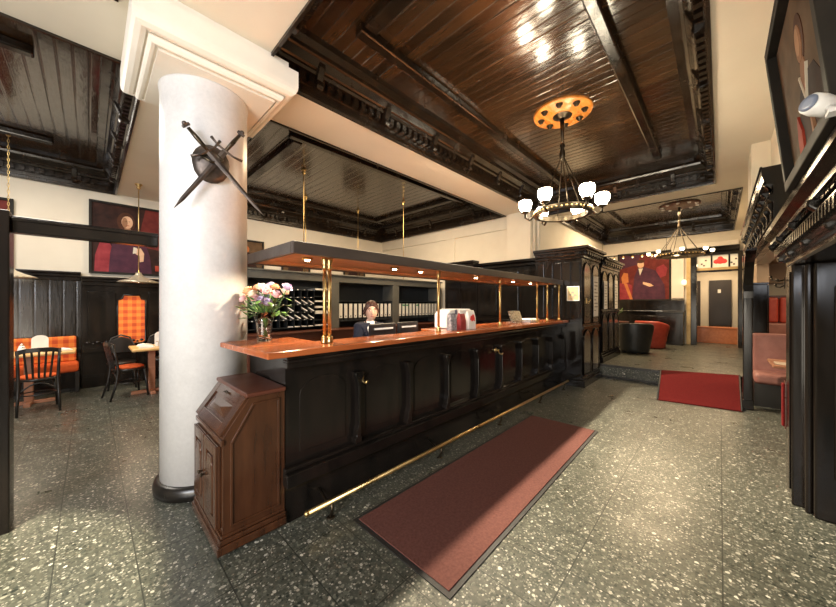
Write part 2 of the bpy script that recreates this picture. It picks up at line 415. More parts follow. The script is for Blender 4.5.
def ring(mb, rect, prof):
    x0, x1, y0, y1 = rect; vs = []; fs = []; n = len(prof)
    for o, z in prof:
        vs += [(x0+o, y0+o, z), (x1-o, y0+o, z), (x1-o, y1-o, z), (x0+o, y1-o, z)]
    for i in range(n):
        i2 = (i+1) % n
        for k in range(4):
            k2 = (k+1) % 4; fs.append((i*4+k, i*4+k2, i2*4+k2, i2*4+k))
    return mb.add(vs, fs)
def coffer(label, rect, mat, beams, brackets=True, zc=4.03, sides='lrfb', moved=.85):
    x0, x1, y0, y1 = rect
    t = thing('ceiling_coffer', label, None, ((x0+x1)/2, (y0+y1)/2, ZS)); t['kind'] = 'structure'
    MB().box(x0+.01, x1-.01, y0+.01, y1-.01, zc, zc+.04).build('plank_panel', mat, t)
    prof = [(-.0, 3.578), (.022, 3.578), (.030, 3.60), (.034, 3.63), (.026, 3.64), (.026, 3.695), (.040, 3.70), (.040, 3.79), (.10, 3.795), (.112, 3.82), (.112, 3.84), (.13, 3.85), (.17, 3.915), (.19, 3.925), (.20, 3.955), (.27, 3.975), (.28, zc), (0, zc)]
    ring(MB(), (x0+.002, x1-.002, y0+.002, y1-.002), prof).build('cornice_moulding', 'coffer', t)
    d = MB(); br = []
    def run(p0, p1, inward):
        p0 = Vector(p0); p1 = Vector(p1); L = (p1-p0).length; u = (p1-p0)/L; n = int(L/.105)
        for k in range(n):
            c = p0 + u*(L*(k+.5)/n) + inward*.068
            d.obox(c + Vector((0, 0, 3.747)), u*.028, inward*.03, (0, 0, .04))
        m = max(2, int(L/moved))
        for k in range(m):
            c = p0 + u*(L*(k+.5)/m) + inward*.105; br.append((c, u, inward))
    e = .12
    run((x0+e, y0, 0), (x1-e, y0, 0), Vector((0, 1, 0))); run((x0+e, y1, 0), (x1-e, y1, 0), Vector((0, -1, 0)))
    run((x0, y0+e, 0), (x0, y1-e, 0), Vector((1, 0, 0))); run((x1, y0+e, 0), (x1, y1-e, 0), Vector((-1, 0, 0)))
    d.build('dentil_trim', 'coffer', t)
    if brackets:
        for c, u, inw in br:
            b = MB()
            pr = [(-.09, 3.69), (.0, 3.665), (.02, 3.70), (.005, 3.745), (.03, 3.80), (.055, 3.86), (.06, 3.905), (-.09, 3.905)]
            n = len(pr)
            vs = [c + inw*q + Vector((0, 0, z)) - u*.035 for q, z in pr] + [c + inw*q + Vector((0, 0, z)) + u*.035 for q, z in pr]
            b.add(vs, [tuple(range(n))[::-1], tuple(range(n, 2*n))] + [(i, (i+1) % n, n+(i+1) % n, n+i) for i in range(n)])
            b.build('bracket', 'coffer', t, bevel=.008)
    for (a, b_) in beams:
        bx0, bx1 = min(a[0], b_[0]), max(a[0], b_[0]); by0, by1 = min(a[1], b_[1]), max(a[1], b_[1])
        q = MB().box(bx0-.07, bx1+.07, by0-.055, by1+.055, zc-.09, zc-.002)
        q.build('beam', 'coffer', t, bevel=.018)
    return t
coffer('long dark timber coffer over the open floor, with brackets and the honey coloured disc', HOLES[0], 'planks', [((1.75, 2.36), (6.6, 2.36)), ((1.75, .76), (6.6, .76)), ((1.75, .90), (1.75, 2.22))])
coffer('dark timber coffer above the dining corner', HOLES[1], 'planks', [((-3.0, 4.9), (-.45, 4.9)), ((-3.0, 7.4), (-.45, 7.4))])
coffer('dark timber coffer above the office behind the counter', HOLES[2], 'planksdark', [((2.1, 4.55), (6.2, 4.55)), ((2.1, 7.5), (6.2, 7.5)), ((2.2, 4.69), (2.2, 7.36)), ((6.0, 4.69), (6.0, 7.36))], moved=1.2)
coffer('dark timber coffer above the raised far room', HOLES[3], 'planksdark', [((8.9, 2.2), (11.8, 2.2))], moved=1.2)
coffer('dark timber coffer left of the column capital', HOLES[4], 'planksdark', [], moved=1.6)

# column
CXY = (.695, 3.20)
t = thing('column', 'round pale grey stucco column with a white stepped capital', None, (*CXY, 0)); t['kind'] = 'structure'
MB().lathe([(.312, .10), (.312, 3.16), (.314, 3.20), (.319, 3.23), (.322, 3.26)], (*CXY, 0), 64).build('shaft', 'column', t)
MB().lathe([(.352, 0), (.356, .05), (.345, .085), (.325, .10)], (*CXY, 0), 64).build('plinth', 'blackmatt', t)
mb = MB(); c = (.722, 3.195)
prof = [(.378, 3.25), (.394, 3.25), (.394, 3.276), (.412, 3.276), (.412, 3.262), (.432, 3.262), (.446, 3.276), (.450, 3.300), (.440, 3.322), (.462, 3.322), (.462, 3.306), (.490, 3.306), (.520, 3.322), (.536, 3.352), (.540, 3.385), (.540, 3.515), (.48, 3.515), (.48, 3.60)]
vs = []; fs = []
for h, z in prof: vs += [(c[0]-h, c[1]-h, z), (c[0]+h, c[1]-h, z), (c[0]+h, c[1]+h, z), (c[0]-h, c[1]+h, z)]
for i in range(len(prof)-1):
    for k in range(4): fs.append((i*4+k, i*4+(k+1) % 4, i*4+4+(k+1) % 4, i*4+4+k))
fs.append((0, 1, 2, 3))
mb.add(vs, fs).build('capital', 'plaster', t)

# dark pelmet bands and cream lintel over the far portal
struct('trim_1', MB().box(12.55, 12.7, -.40, .9, 3.02, 3.16).box(12.62, 12.7, -.40, .9, 2.96, 3.02), 'black', .01)
struct('trim_2', MB().box(12.60, 12.7, -.38, .78, 3.17, 3.30), 'plaster', .008)
# ------------------------------------------------------------------ reception counter
t = thing('reception_counter', 'long black panelled reception counter with a glossy red-brown wooden top', 'counter', (3.5, 2.25, 0))
CT = 1.194
MB().box(.92, 6.07, 2.13, 2.40, 0, 1.15).box(.93, 1.30, 2.40, 2.84, 0, 1.15).build('carcass', 'black', t)
wt = [(.755, 2.0), (6.07, 2.0), (6.07, 2.62), (2.78, 2.62), (2.78, 2.38), (1.27, 2.38), (1.27, 2.86), (.715, 2.86)]
MB().prism(wt, 'z', 1.152, CT).build('worktop', 'mahog', t, bevel=.008)
MB().box(.90, 6.07, 2.055, 2.13, .27, .36).box(.90, 6.07, 2.085, 2.13, .36, .39).box(.905, 6.07, 2.06, 2.13, 1.06, 1.15).box(.90, 6.07, 2.045, 2.13, 1.10, 1.125).build('front_rail', 'black', t, bevel=.008)
X0 = .92; PW = .5722
for k in range(10):
    a = X0 + k*PW; p = MB()
    o = .028  # stile between two arched panels, with stepped shoulders
    if k:
        p.prism([(a-.045, .39), (a+.020, .39), (a+.020, .43), (a+.011, .45), (a+.011, .84), (a+.022, .88), (a+.04, .93), (a+.04, .955), (a-.04, .955), (a-.04, .93), (a-.022, .88), (a-.011, .84), (a-.011, .53), (a-.028, .49), (a-.028, .45), (a-.045, .43)], 'y', 2.070, 2.13)
        p.build('stile', 'black', t, bevel=.005)
for k in range(9):
    if k == 8: pass
    a = X0 + k*PW + .05; b = X0 + (k+1)*PW - .05; w_ = b-a
    inner = [(a+.05, .46), (b-.05, .46), (b-.05, .86)]
    arch = [(a+w_/2 + (w_/2-.05)*math.cos(PI*i/10), .86 + .11*math.sin(PI*i/10)) for i in range(1, 10)]
    outline = inner + arch + [(a+.05, .86)]
    MB().prism(outline, 'y', 2.124, 2.131).build('raised_panel', 'black', t, bevel=.003)
f = MB().tube([(.99, 1.95, .125), (5.87, 1.95, .125)], .018, 12)
f.sph((.985, 1.95, .125), .020).sph((5.875, 1.95, .125), .020)
f.build('foot_rail', 'brass', t)
for x in (1.17, 2.36, 3.52, 4.72, 5.72):
    MB().tube([(x, 1.95, .105), (x, 1.95, .06), (x, 1.97, .02), (x, 1.97, .0)], .011, 8).tube([(x, 1.95, .108), (x, 2.02, .09), (x, 2.13, .14)], .010, 8).lathe([(.03, 0), (.03, .006), (.012, .01)], (x, 1.97, 0), 12).build('rail_bracket', 'bronze', t)
for x, z in ((1.52, .913), (3.68, .890)):
    h = MB().lathe([(.034, 0), (.036, .005), (.018, .012), (.010, .026), (.018, .036), (.015, .047), (0, .05)], (0, 0, 0), 18, mat=Matrix.Rotation(PI/2, 3, 'X'))
    for v in h.v: v += Vector((x, 2.122, z))
    h.tube([(x, 2.08, z-.01), (x, 2.06, z-.04), (x, 2.03, z-.045), (x, 2.015, z-.025)], .009, 8)
    h.build('bag_hook', 'brass', t)
MB().box(1.30, 2.76, 2.40, 2.98, .745, .775).box(1.34, 1.38, 2.42, 2.94, 0, .745).box(2.70, 2.74, 2.42, 2.94, 0, .745).build('desk_shelf', 'reddark', t, bevel=.004)
MB().box(2.78, 6.07, 2.40, 2.60, 0, 1.15).build('back_carcass', 'blackmatt', t)

# ------------------------------------------------------------------ canopy over the counter
t = thing('counter_canopy', 'dark wooden canopy on brass posts above the reception counter with small spotlights', 'canopy', (3.5, 2.45, CT))
x0, x1, y0, y1, z0, z1 = .955, 6.04, 2.09, 2.985, 1.845, 1.93
fr = MB()
fr.box(x0, x1, y0, y0+.035, z0, z1).box(x0, x1, y1-.035, y1, z0, z1).box(x0, x0+.035, y0+.035, y1-.035, z0, z1).box(x1-.035, x1, y0+.035, y1-.035, z0, z1)
fr.build('fascia', 'canopyedge', t, bevel=.006)
MB().box(x0+.03, x1-.03, y0+.03, y1-.03, z0+.035, z1-.004).build('underside', 'canopywood', t)
bd = MB()
bd.box(x0+.035, x1-.035, y0+.035, y0+.12, z0+.008, z0+.036).box(x0+.035, x1-.035, y1-.12, y1-.035, z0+.008, z0+.036)
bd.box(x0+.035, x0+.12, y0+.12, y1-.12, z0+.008, z0+.036).box(x1-.12, x1-.035, y0+.12, y1-.12, z0+.008, z0+.036)
bd.build('inner_border', 'canopywood', t, bevel=.004)
for x in (1.25, 2.22, 2.62, 3.75, 4.85, 5.5):
    sp = MB().lathe([(.045, 0), (.045, .012), (.03, .02), (.03, .022)], (x, 2.47, z0+.016), 20).build('spotlight', 'brass', t)
    MB().lathe([(.0, -.008), (.018, -.005), (.024, .004), (.024, .01)], (x, 2.47, z0+.012), 14).build('lamp', 'smallbulb', sp)
    light('canopy_spot_light', 'SPOT', (x, 2.47, z0-.01), 42 if x < 1.5 else 22, (1, .80, .54), .02, (x-(.5 if x < 1.5 else 0), 2.47+(.5 if x < 1.5 else 0), 0), 130, .5)
for x, y in ((1.275, 2.2), (2.616, 2.2), (3.936, 2.2), (5.16, 2.2), (5.46, 2.15), (5.92, 2.12)):
    p = MB()
    if x < 2:
        for dx in (-.021, .021): p.tube([(x+dx, y, CT+.02), (x+dx, y, z0)], .014, 12)
        for dx in (-.023, .023): p.lathe([(.026, 0), (.028, .012), (.02, .024), (.026, .036), (.022, .05), (.014, .055)], (x+dx, y, CT), 16)
        for dx in (-.021, .021): p.lathe([(.014, -.09), (.02, -.06), (.014, -.05), (.024, -.02), (.03, 0)], (x+dx, y, z0+.003), 16)
    else:
        p.tube([(x, y, CT+.02), (x, y, z0)], .014, 12)
        p.lathe([(.03, 0), (.032, .012), (.022, .022), (.028, .034), (.022, .046), (.014, .052)], (x, y, CT), 16)
        p.lathe([(.014, -.08), (.02, -.05), (.015, -.04), (.026, 0)], (x, y, z0+.003), 16)
    p.build('post', 'brass', t)

# ------------------------------------------------------------------ slant-front oak cabinet
cx0, cx1, cy0, cy1 = .545, .915, 2.125, 2.745
t = thing('slant_front_cabinet', 'small brown oak slant-front cabinet with two doors standing between column and counter', 'cabinet', (.73, 2.44, 0))
prof = [(cx0, .10), (cx1, .10), (cx1, .915), (.695, .915), (cx0, .70)]
MB().prism(prof, 'y', cy0, cy1).build('carcass', 'brown', t, bevel=.004)
MB().box(cx0-.035, cx1+.0, cy0-.03, cy1+.01, .025, .075).box(cx0-.022, cx1, cy0-.018, cy1+.005, .075, .105).box(cx0-.012, cx1, cy0-.008, cy1, .105, .125).build('plinth', 'brown', t, bevel=.006)
for fx, fy in ((cx0+.02, cy0+.03), (cx0+.02, cy1-.03), (cx1-.04, cy0+.03), (cx1-.04, cy1-.03)):
    MB().lathe([(.022, 0), (.03, .012), (.026, .026)], (fx, fy, 0), 12).build('foot', 'brown', t)
MB().box(.665, cx1+.0, cy0-.022, cy1+.012, .915, .942).build('top', 'reddark', t, bevel=.008)
# sloping flap with a pointed panel
a = Vector((.695, 0, .905)); b_ = Vector((cx0, 0, .70)); u = (a-b_).normalized(); nrm = Vector((-u.z, 0, u.x)); Lf = (a-b_).length
mid = (a+b_)/2 + Vector((0, (cy0+cy1)/2, 0)); hw = (cy1-cy0)/2
fl = MB()
for s in (-1, 1):
    fl.obox(mid + Vector((0, s*(hw-.045), 0)) + nrm*.010, (0, .042, 0), u*(Lf/2-.004), nrm*.012)
    fl.obox(mid + u*s*(Lf/2-.035) + nrm*.010, (0, hw-.087, 0), u*.032, nrm*.012)
fl.obox(mid + nrm*.006, (0, hw-.087, 0), u*(Lf/2-.06), nrm*.006)
flap = fl.build('flap', 'brown', t, bevel=.004)
py = MB(); iw, ih = hw-.12, Lf/2-.085
base = [mid + Vector((0, sy*iw, 0)) + u*(sz*ih) + nrm*.012 for sy, sz in ((-1, -1), (1, -1), (1, 1), (-1, 1))]
ridge = [mid + Vector((0, -iw*.35, 0)) + nrm*.034, mid + Vector((0, iw*.35, 0)) + nrm*.034]
py.add(base + ridge, [(0, 1, 5, 4), (1, 2, 5), (2, 3, 4, 5), (3, 0, 4), (3, 2, 1, 0)]).build('pointed_panel', 'brown', flap)
hp = mid + u*(Lf/2-.03) + nrm*.024
MB().tube([hp + Vector((0, -.035, 0)), hp + Vector((0, -.03, 0)) + nrm*.014 - u*.01, hp + Vector((0, .03, 0)) + nrm*.014 - u*.01, hp + Vector((0, .035, 0))], .004, 8).build('handle', 'bronze', flap)
for s in (0, 1):
    y0d = cy0+.035 + s*(hw-.03); y1d = y0d + hw-.045
    dm = MB().box(cx0-.018, cx0, y0d, y1d, .15, .645)
    zc_ = .40
    for (yy0, yy1, zz0, zz1) in ((y0d, y0d+.05, .15, .645), (y1d-.05, y1d, .15, .645), (y0d+.05, y1d-.05, .15, .20), (y0d+.05, y1d-.05, .575, .645)):
        dm.box(cx0-.030, cx0-.018, yy0, yy1, zz0, zz1)
    d = dm.build('door', 'brown', t, bevel=.004)
    ya, yb = y0d+.068, y1d-.068
    oc = [(ya, .215), (yb, .215), (yb, .49), (yb-.02, .515), (yb-.02, .56), (ya+.02, .56), (ya+.02, .515), (ya, .49)]
    MB().prism(oc, 'x', cx0-.034, cx0-.018).build('raised_panel', 'brown', d, bevel=.007)
    ky = y1d-.022 if s == 0 else y0d+.022
    MB().lathe([(.006, 0), (.006, .012), (.013, .018), (.012, .026), (0, .03)], (cx0-.030, ky, .40), 12, mat=Matrix.Rotation(-PI/2, 3, 'Y')).build('knob', 'bronze', d)
MB().box(cx0-.012, cx0+.01, cy0-.01, cy1+.006, .655, .69).build('waist_moulding', 'brown', t, bevel=.006)
# framed side
sd = MB()
i0 = [(cx0+.055, .17), (cx1-.05, .17), (cx1-.05, .86), (.72, .86), (cx0+.055, .655)]
o0 = [(cx0+.04, .155), (cx1-.035, .155), (cx1-.035, .875), (.712, .875), (cx0+.04, .66)]
for k in range(5):
    k2 = (k+1) % 5
    vs = [(p[0], yy, p[1]) for yy in (cy0-.008, cy0+.002) for p in (o0[k], o0[k2], i0[k2], i0[k])]
    sd.add(vs, [(0, 1, 2, 3), (4, 7, 6, 5), (0, 4, 5, 1), (1, 5, 6, 2), (2, 6, 7, 3), (3, 7, 4, 0)])
sd.build('side_moulding', 'brown', t, bevel=.003)

# ------------------------------------------------------------------ crossed swords on the column
sc_ = Vector((.66, 2.885, 2.60)); nv = Vector((-.14, -.99, 0)).normalized(); hv = Vector((nv.y*-1, nv.x, 0)).normalized(); vv = Vector((0, 0, 1))
if hv.x < 0: hv = -hv
t = thing('sword_trophy', 'two crossed iron swords over a small shield mounted on the round column', 'wall ornament', sc_)
def S(a, b, d=0): return sc_ + hv*a + vv*b + nv*d
sh = MB(); pts = []
for r, d in ((.135, .0), (.135, .018), (.10, .035), (.06, .055), (.0001, .062)):
    for k in range(20):
        an = 2*PI*k/20; rr = r*(1.0 if math.sin(an) > -.3 else 1.0+.25*(-math.sin(an)-.3)); pts.append(S(rr*math.cos(an)*.92, rr*math.sin(an), d))
sh.add(pts, [(j*20+k, j*20+(k+1) % 20, (j+1)*20+(k+1) % 20, (j+1)*20+k) for j in range(4) for k in range(20)] + [tuple(range(20))], True)
shield = sh.build('shield', 'iron', t)
MB().tube([S(-.07, .02, .066), S(0, -.02, .08), S(.07, .02, .066), S(0, .07, .072), S(-.07, .02, .066)], .012, 8).build('shield_ornament', 'bronze', shield)
for (a, b, dd, gl) in (((-.161, .207), (.357, -.362), .085, 'left'), ((.197, .267), (-.23, -.41), .07, 'right')):
    A_ = S(*a, dd); B_ = S(*b, dd); u = (B_-A_).normalized(); side = u.cross(nv)
    sw = MB()
    g = A_ + u*.20
    vs = []
    for p, wd in ((g, .022), (g + u*(B_-g).length*.85, .014), (B_, .001)):
        vs += [p + side*wd, p + nv*.006, p - side*wd, p - nv*.006]
    sw.add(vs, [(0, 1, 2, 3)] + [(j*4+k, j*4+(k+1) % 4, j*4+4+(k+1) % 4, j*4+4+k) for j in range(2) for k in range(4)] + [(8, 11, 10, 9)])
    s_ = sw.build('sword', 'iron', t)
    MB().tube([A_ + u*.02, A_ + u*.10, A_ + u*.20], [.013, .017, .012], 10).build('grip', 'bronze', s_)
    MB().tube([g + side*.125 - u*.02, g + side*.06, g, g - side*.06, g - side*.125 - u*.02], [.012, .008, .010, .008, .012], 8).build('guard', 'iron', s_)
    MB().obox(A_, side*.028, u*.010, nv*.012).sph(A_ - u*.014, .017).build('pommel', 'iron', s_, bevel=.004)

# ------------------------------------------------------------------ flowers on the counter
vx, vy = .985, 2.68
t = tag(MB().lathe([(.0, .006), (.045, .004), (.052, 0), (.055, .006), (.052, .06), (.060, .14), (.082, .235), (.079, .235), (.057, .14), (.049, .06), (.047, .02), (0, .018)], (vx, vy, CT), 32).build('glass_vase', 'glass'), 'clear flared glass vase holding mixed roses on the counter end', 'vase')
t = thing('flower_bouquet', 'bouquet of orange, pink and lilac roses with green leaves in the glass vase', 'flowers', (vx, vy, CT+.03))
right = Vector((.692, -.7218, 0)); fwd = Vector((.7218, .692, 0))
def bq(r, f, z): return Vector((vx, vy, CT)) + right*(r*1.1+.01) + fwd*f + Vector((0, 0, z*1.04+.02 if z > .12 else z))
heads = [(-.13, .02, .335, 'rose_o', .042), (-.10, -.06, .375, 'rose_o', .045), (-.05, -.10, .345, 'rose_c', .042), (-.03, .05, .40, 'rose_p', .042), (.00, -.06, .40, 'rose_c', .046), (-.09, .07, .40, 'rose_o', .04), (.05, -.10, .37, 'rose_p', .045), (.06, .03, .405, 'rose_o', .04), (.10, -.05, .345, 'rose_p', .045), (.02, -.12, .30, 'rose_l', .042), (.06, -.11, .285, 'rose_l', .04), (.17, -.02, .40, 'rose_l', .045), (.13, .04, .37, 'rose_c', .04), (-.02, -.12, .315, 'rose_p', .036), (.00, .10, .42, 'rose_l', .04), (-.14, -.05, .31, 'rose_p', .036)]
st = MB()
for r, f, z, m, q in heads:
    st.tube([bq(-r*.12, -f*.12, .03), bq(r*.18, f*.18, .17), bq(r*.6, f*.6, .25), bq(r, f, z)], .0032, 6)
st.build('stems', 'leaf', t)
for r, f, z, m, q in heads:
    fl = MB(); c = bq(r, f, z); dirv = (c - bq(0, 0, .15)).normalized(); rot = dirv.to_track_quat('Z', 'Y').to_matrix()
    for lay, (rad, hgt, npet) in enumerate(((q, .55, 6), (q*.78, .85, 5), (q*.5, 1.05, 4))):
        for k in range(npet):
            an = 2*PI*(k + .5*lay)/npet; vs = []
            for i in range(4):
                for j in range(4):
                    s_ = (j/3-.5)*2*PI/npet*1.35; h_ = i/3
                    rr = rad*(.35 + .65*math.sin(h_*1.45)) * (1 + .08*random.random()); zz = q*(-.5 + h_*hgt*1.1) - (q*.12*(j-1.5)**2*.3 if i == 3 else 0)
                    vs.append(rot @ Vector((rr*math.cos(an+s_), rr*math.sin(an+s_), zz)) + c)
            fl.add(vs, [(i*4+j, i*4+j+1, i*4+j+5, i*4+j+4) for i in range(3) for j in range(3)], True)
    o = fl.build('rose', m, t)
    o['label'] = {'rose_o': 'orange rose', 'rose_p': 'pink rose', 'rose_l': 'lilac rose', 'rose_c': 'cream rose'}[m]
for k in range(46):
    an = random.uniform(0, 2*PI); rad = random.uniform(.05, .20); z = .18 + random.uniform(.0, .17) - rad*.15
    c = bq(rad*math.cos(an), rad*math.sin(an), z); out = (right*math.cos(an) + fwd*math.sin(an)).normalized()
    up = (out*random.uniform(.3, 1) + Vector((0, 0, random.uniform(-.4, .9)))).normalized(); sd = up.cross(Vector((0, 0, 1))).normalized()
    L = random.uniform(.05, .085); wd = L*.28; nn = sd.cross(up)
    vs = [c - up*L*.5, c + sd*wd - up*L*.1, c + sd*wd*.8 + up*L*.25, c + up*L*.6, c - sd*wd*.8 + up*L*.25, c - sd*wd - up*L*.1, c + nn*.008]
    lf = MB().add(vs, [(6, 0, 1), (6, 1, 2), (6, 2, 3), (6, 3, 4), (6, 4, 5), (6, 5, 0)], True)
    lf.tube([bq(0, 0, .17), (bq(0, 0, .17)+c)/2 + Vector((0, 0, .02)), c - up*L*.5], .0018, 5)
    lf.build('leaf_sprig', 'leaf', t)

# ------------------------------------------------------------------ things on the counter
def bag(x, y, wd, dp, h, mat, label):
    t = thing('gift_bag', label, 'bag', (x, y, CT))
    body = MB(); vs = []
    for z, s, d in ((0, 1, 1), (h*.55, 1.03, .95), (h*.85, .98, .5), (h, .95, .10)):
        vs += [(x-wd/2*s, y-dp/2*d, CT+z), (x+wd/2*s, y-dp/2*d, CT+z), (x+wd/2*s, y+dp/2*d, CT+z), (x-wd/2*s, y+dp/2*d, CT+z)]
    body.add(vs, [(0, 3, 2, 1)] + [(j*4+k, j*4+(k+1) % 4, j*4+4+(k+1) % 4, j*4+4+k) for j in range(3) for k in range(4)] + [(12, 13, 14, 15)])
    body.build('pouch', mat, t, bevel=.006)
    return t
b = bag(2.85, 2.20, .10, .07, .21, 'bagdark', 'grey mottled paper bag on the counter, left of the dark red bag')
MB().box(2.805, 2.895, 2.19, 2.21, CT+.19, CT+.23).build('folded_top', 'bagwhite', b, bevel=.004)
b = bag(3.00, 2.18, .10, .07, .20, 'bagred', 'dark red paper bag on the counter between grey and white bags')
MB().box(2.96, 3.04, 2.17, 2.19, CT+.185, CT+.225).build('folded_top', 'bagwhite', b, bevel=.004)
b = bag(3.17, 2.17, .14, .07, .225, 'bagwhite', 'white paper bag printed with a red rose on the counter')
rp = MB()
for (a_, b2, r_) in ((3.15, .135, .028), (3.18, .15, .026), (3.195, .125, .024), (3.165, .115, .024), (3.13, .12, .012), (3.21, .10, .010)):
    rp.lathe([(r_, 0), (r_*.9, .004), (0, .006)], (a_, 2.137, CT+b2), 14, mat=Matrix.Rotation(PI/2, 3, 'X'))
rp.build('rose_print', 'rosered', b)
t = thing('coffee_machine', 'rounded white and blue machine on the counter behind the paper bags', 'machine', (3.2, 2.45, CT))
pr = [(2.98, 0), (3.56, 0), (3.56, .16), (3.54, .205), (3.48, .235), (3.12, .24), (3.03, .225), (2.98, .17)]
MB().prism([(a_, CT+z) for a_, z in pr], 'y', 2.38, 2.58).build('housing', 'plastic', t, bevel=.02, seg=3)
MB().prism([(3.0, CT+.17), (3.18, CT+.17), (3.18, CT+.232), (3.06, CT+.215)], 'y', 2.372, 2.385).build('front_panel', 'blueplastic', t)
t = thing('desk_terminal', 'silver tilted terminal standing near the far end of the counter', 'terminal', (4.62, 2.3, CT))
MB().box(4.52, 4.74, 2.27, 2.42, CT, CT+.018).build('base', 'chrome', t, bevel=.006)
MB().obox((4.63, 2.32, CT+.105), (.15, -.02, 0), (0, .03, .085), (.0015, .01, -.004)).build('screen_housing', 'chrome', t, bevel=.012, seg=3)
MB().tube([(4.63, 2.36, CT+.015), (4.63, 2.335, CT+.09)], .018, 10).build('stand', 'chrome', t)
for k, (x, y, rz) in enumerate(((5.02, 2.30, .1), (5.40, 2.45, -.15))):
    c, s_ = math.cos(rz), math.sin(rz)
    mb = MB()
    for i in range(6):
        j = .008*math.sin(i*2.1+k)
        mb.obox((x+j, y+j*.6, CT+.005+i*.007), (.15*c, .15*s_, 0), (-.105*s_, .105*c, 0), (0, 0, .0034))
    tag(mb.build('paper_stack', 'white'), ['stack of white papers on the counter beside the silver terminal', 'stack of white papers at the far end of the counter by the end posts'][k], 'papers')

# monitors and stool behind the counter
def monitor(x, y, wd, label):
    t = thing('computer_monitor', label, 'monitor', (x, y, .775))
    MB().box(x-.10, x+.10, y-.07, y+.09, .775, .79).build('base', 'darkplastic', t, bevel=.005)
    MB().box(x-.03, x+.03, y+.0, y+.03, .79, 1.10).build('stand', 'darkplastic', t, bevel=.004)
    MB().box(x-wd/2, x+wd/2, y-.02, y+.02, 1.0, 1.285).build('screen_housing', 'darkplastic', t, bevel=.012)
    MB().box(x-wd*.36, x+wd*.36, y-.026, y-.02, 1.222, 1.240).build('vent_strip', 'plastic', t)
monitor(2.19, 2.63, .36, 'black computer monitor seen from behind, directly beside the receptionist')
monitor(2.60, 2.66, .32, 'black computer monitor seen from behind, right of the first screen')
t = thing('office_stool', 'black swivel stool the receptionist sits on behind the counter', 'stool', (2.33, 3.10, 0))
MB().lathe([(.0, .60), (.19, .60), (.21, .63), (.20, .66), (0, .665)], (2.33, 3.10, 0), 28).build('seat', 'blackleather', t)
MB().tube([(2.33, 3.10, .04), (2.33, 3.10, .61)], .025, 12).build('column', 'chrome', t)
MB().lathe([(.24, 0), (.24, .015), (.06, .05), (0, .05)], (2.33, 3.10, 0), 28).build('base', 'chrome', t)
MB().tube([(2.33+.17*math.cos(a*PI/10), 3.10+.17*math.sin(a*PI/10), .22) for a in range(20)], .009, 8, closed=True).tube([(2.16, 3.10, .22), (2.50, 3.10, .22)], .007, 6).build('foot_ring', 'chrome', t)

# ------------------------------------------------------------------ the receptionist
def skin_mesh(name, pts, edges, root, sub=2):
    me = bpy.data.meshes.new(name); me.from_pydata([p[:3] for p in pts], edges, [])
    o = bpy.data.objects.new(name, me); COL.objects.link(o)
    m = o.modifiers.new('skin', 'SKIN'); m.use_smooth_shade = True
    s = o.modifiers.new('sub', 'SUBSURF'); s.levels = sub; s.render_levels = sub
    for i, p in enumerate(pts):
        r = p[3] if isinstance(p[3], tuple) else (p[3], p[3])
        me.skin_vertices[0].data[i].radius = r
        me.skin_vertices[0].data[i].use_root = (i == root)
    dg = bpy.context.evaluated_depsgraph_get(); dg.update()
    ev = o.evaluated_get(dg); m2 = bpy.data.meshes.new_from_object(ev)
    vs = [v.co.copy() for v in m2.vertices]; fs = [tuple(p.vertices) for p in m2.polygons]
    bpy.data.objects.remove(o)
    return vs, fs
PX, PY = 2.33, 3.10
face = Vector((-.52, -.85, -.02)).normalized()   # looks towards the photographer
fr_ = Vector((face.y*-1, face.x, 0)).normalized()  # her left-right axis
HC = Vector((2.315, 2.985, 1.405))
t = thing('person', 'woman with short auburn hair in a dark jacket and white blouse, seated behind the counter', 'person', (PX, PY, 0))
# body: pelvis, spine, neck, arms, legs
hb = HC - Vector((0, 0, .085)) - face*.015
pts = [(PX, PY, .73, .115), (PX, PY-.01, .90, .105), (PX-.005, PY-.04, 1.09, .115), (PX-.01, PY-.07, 1.225, .085), (hb.x+.0, hb.y+.03, 1.285, .047), (hb.x, hb.y+.01, 1.325, .046),
       (PX-.15, PY-.065, 1.215, .058), (PX-.20, PY-.10, .98, .044), (PX-.17, PY-.30, .83, .035), (PX-.13, PY-.40, .805, .026),
       (PX+.14, PY-.075, 1.215, .058), (PX+.20, PY-.10, .98, .044), (PX+.17, PY-.30, .83, .035), (PX+.13, PY-.40, .805, .026),
       (PX-.09, PY-.05, .71, .085), (PX-.10, PY-.42, .69, .065), (PX-.10, PY-.38, .42, .05), (PX-.10, PY-.22, .26, .036),
       (PX+.09, PY-.05, .71, .085), (PX+.10, PY-.42, .69, .065), (PX+.10, PY-.38, .42, .05), (PX+.10, PY-.22, .26, .036)]
ed = [(0, 1), (1, 2), (2, 3), (3, 4), (4, 5), (3, 6), (6, 7), (7, 8), (8, 9), (3, 10), (10, 11), (11, 12), (12, 13), (0, 14), (14, 15), (15, 16), (16, 17), (0, 18), (18, 19), (19, 20), (20, 21)]
bv, bf = skin_mesh('tmp', pts, ed, 0)
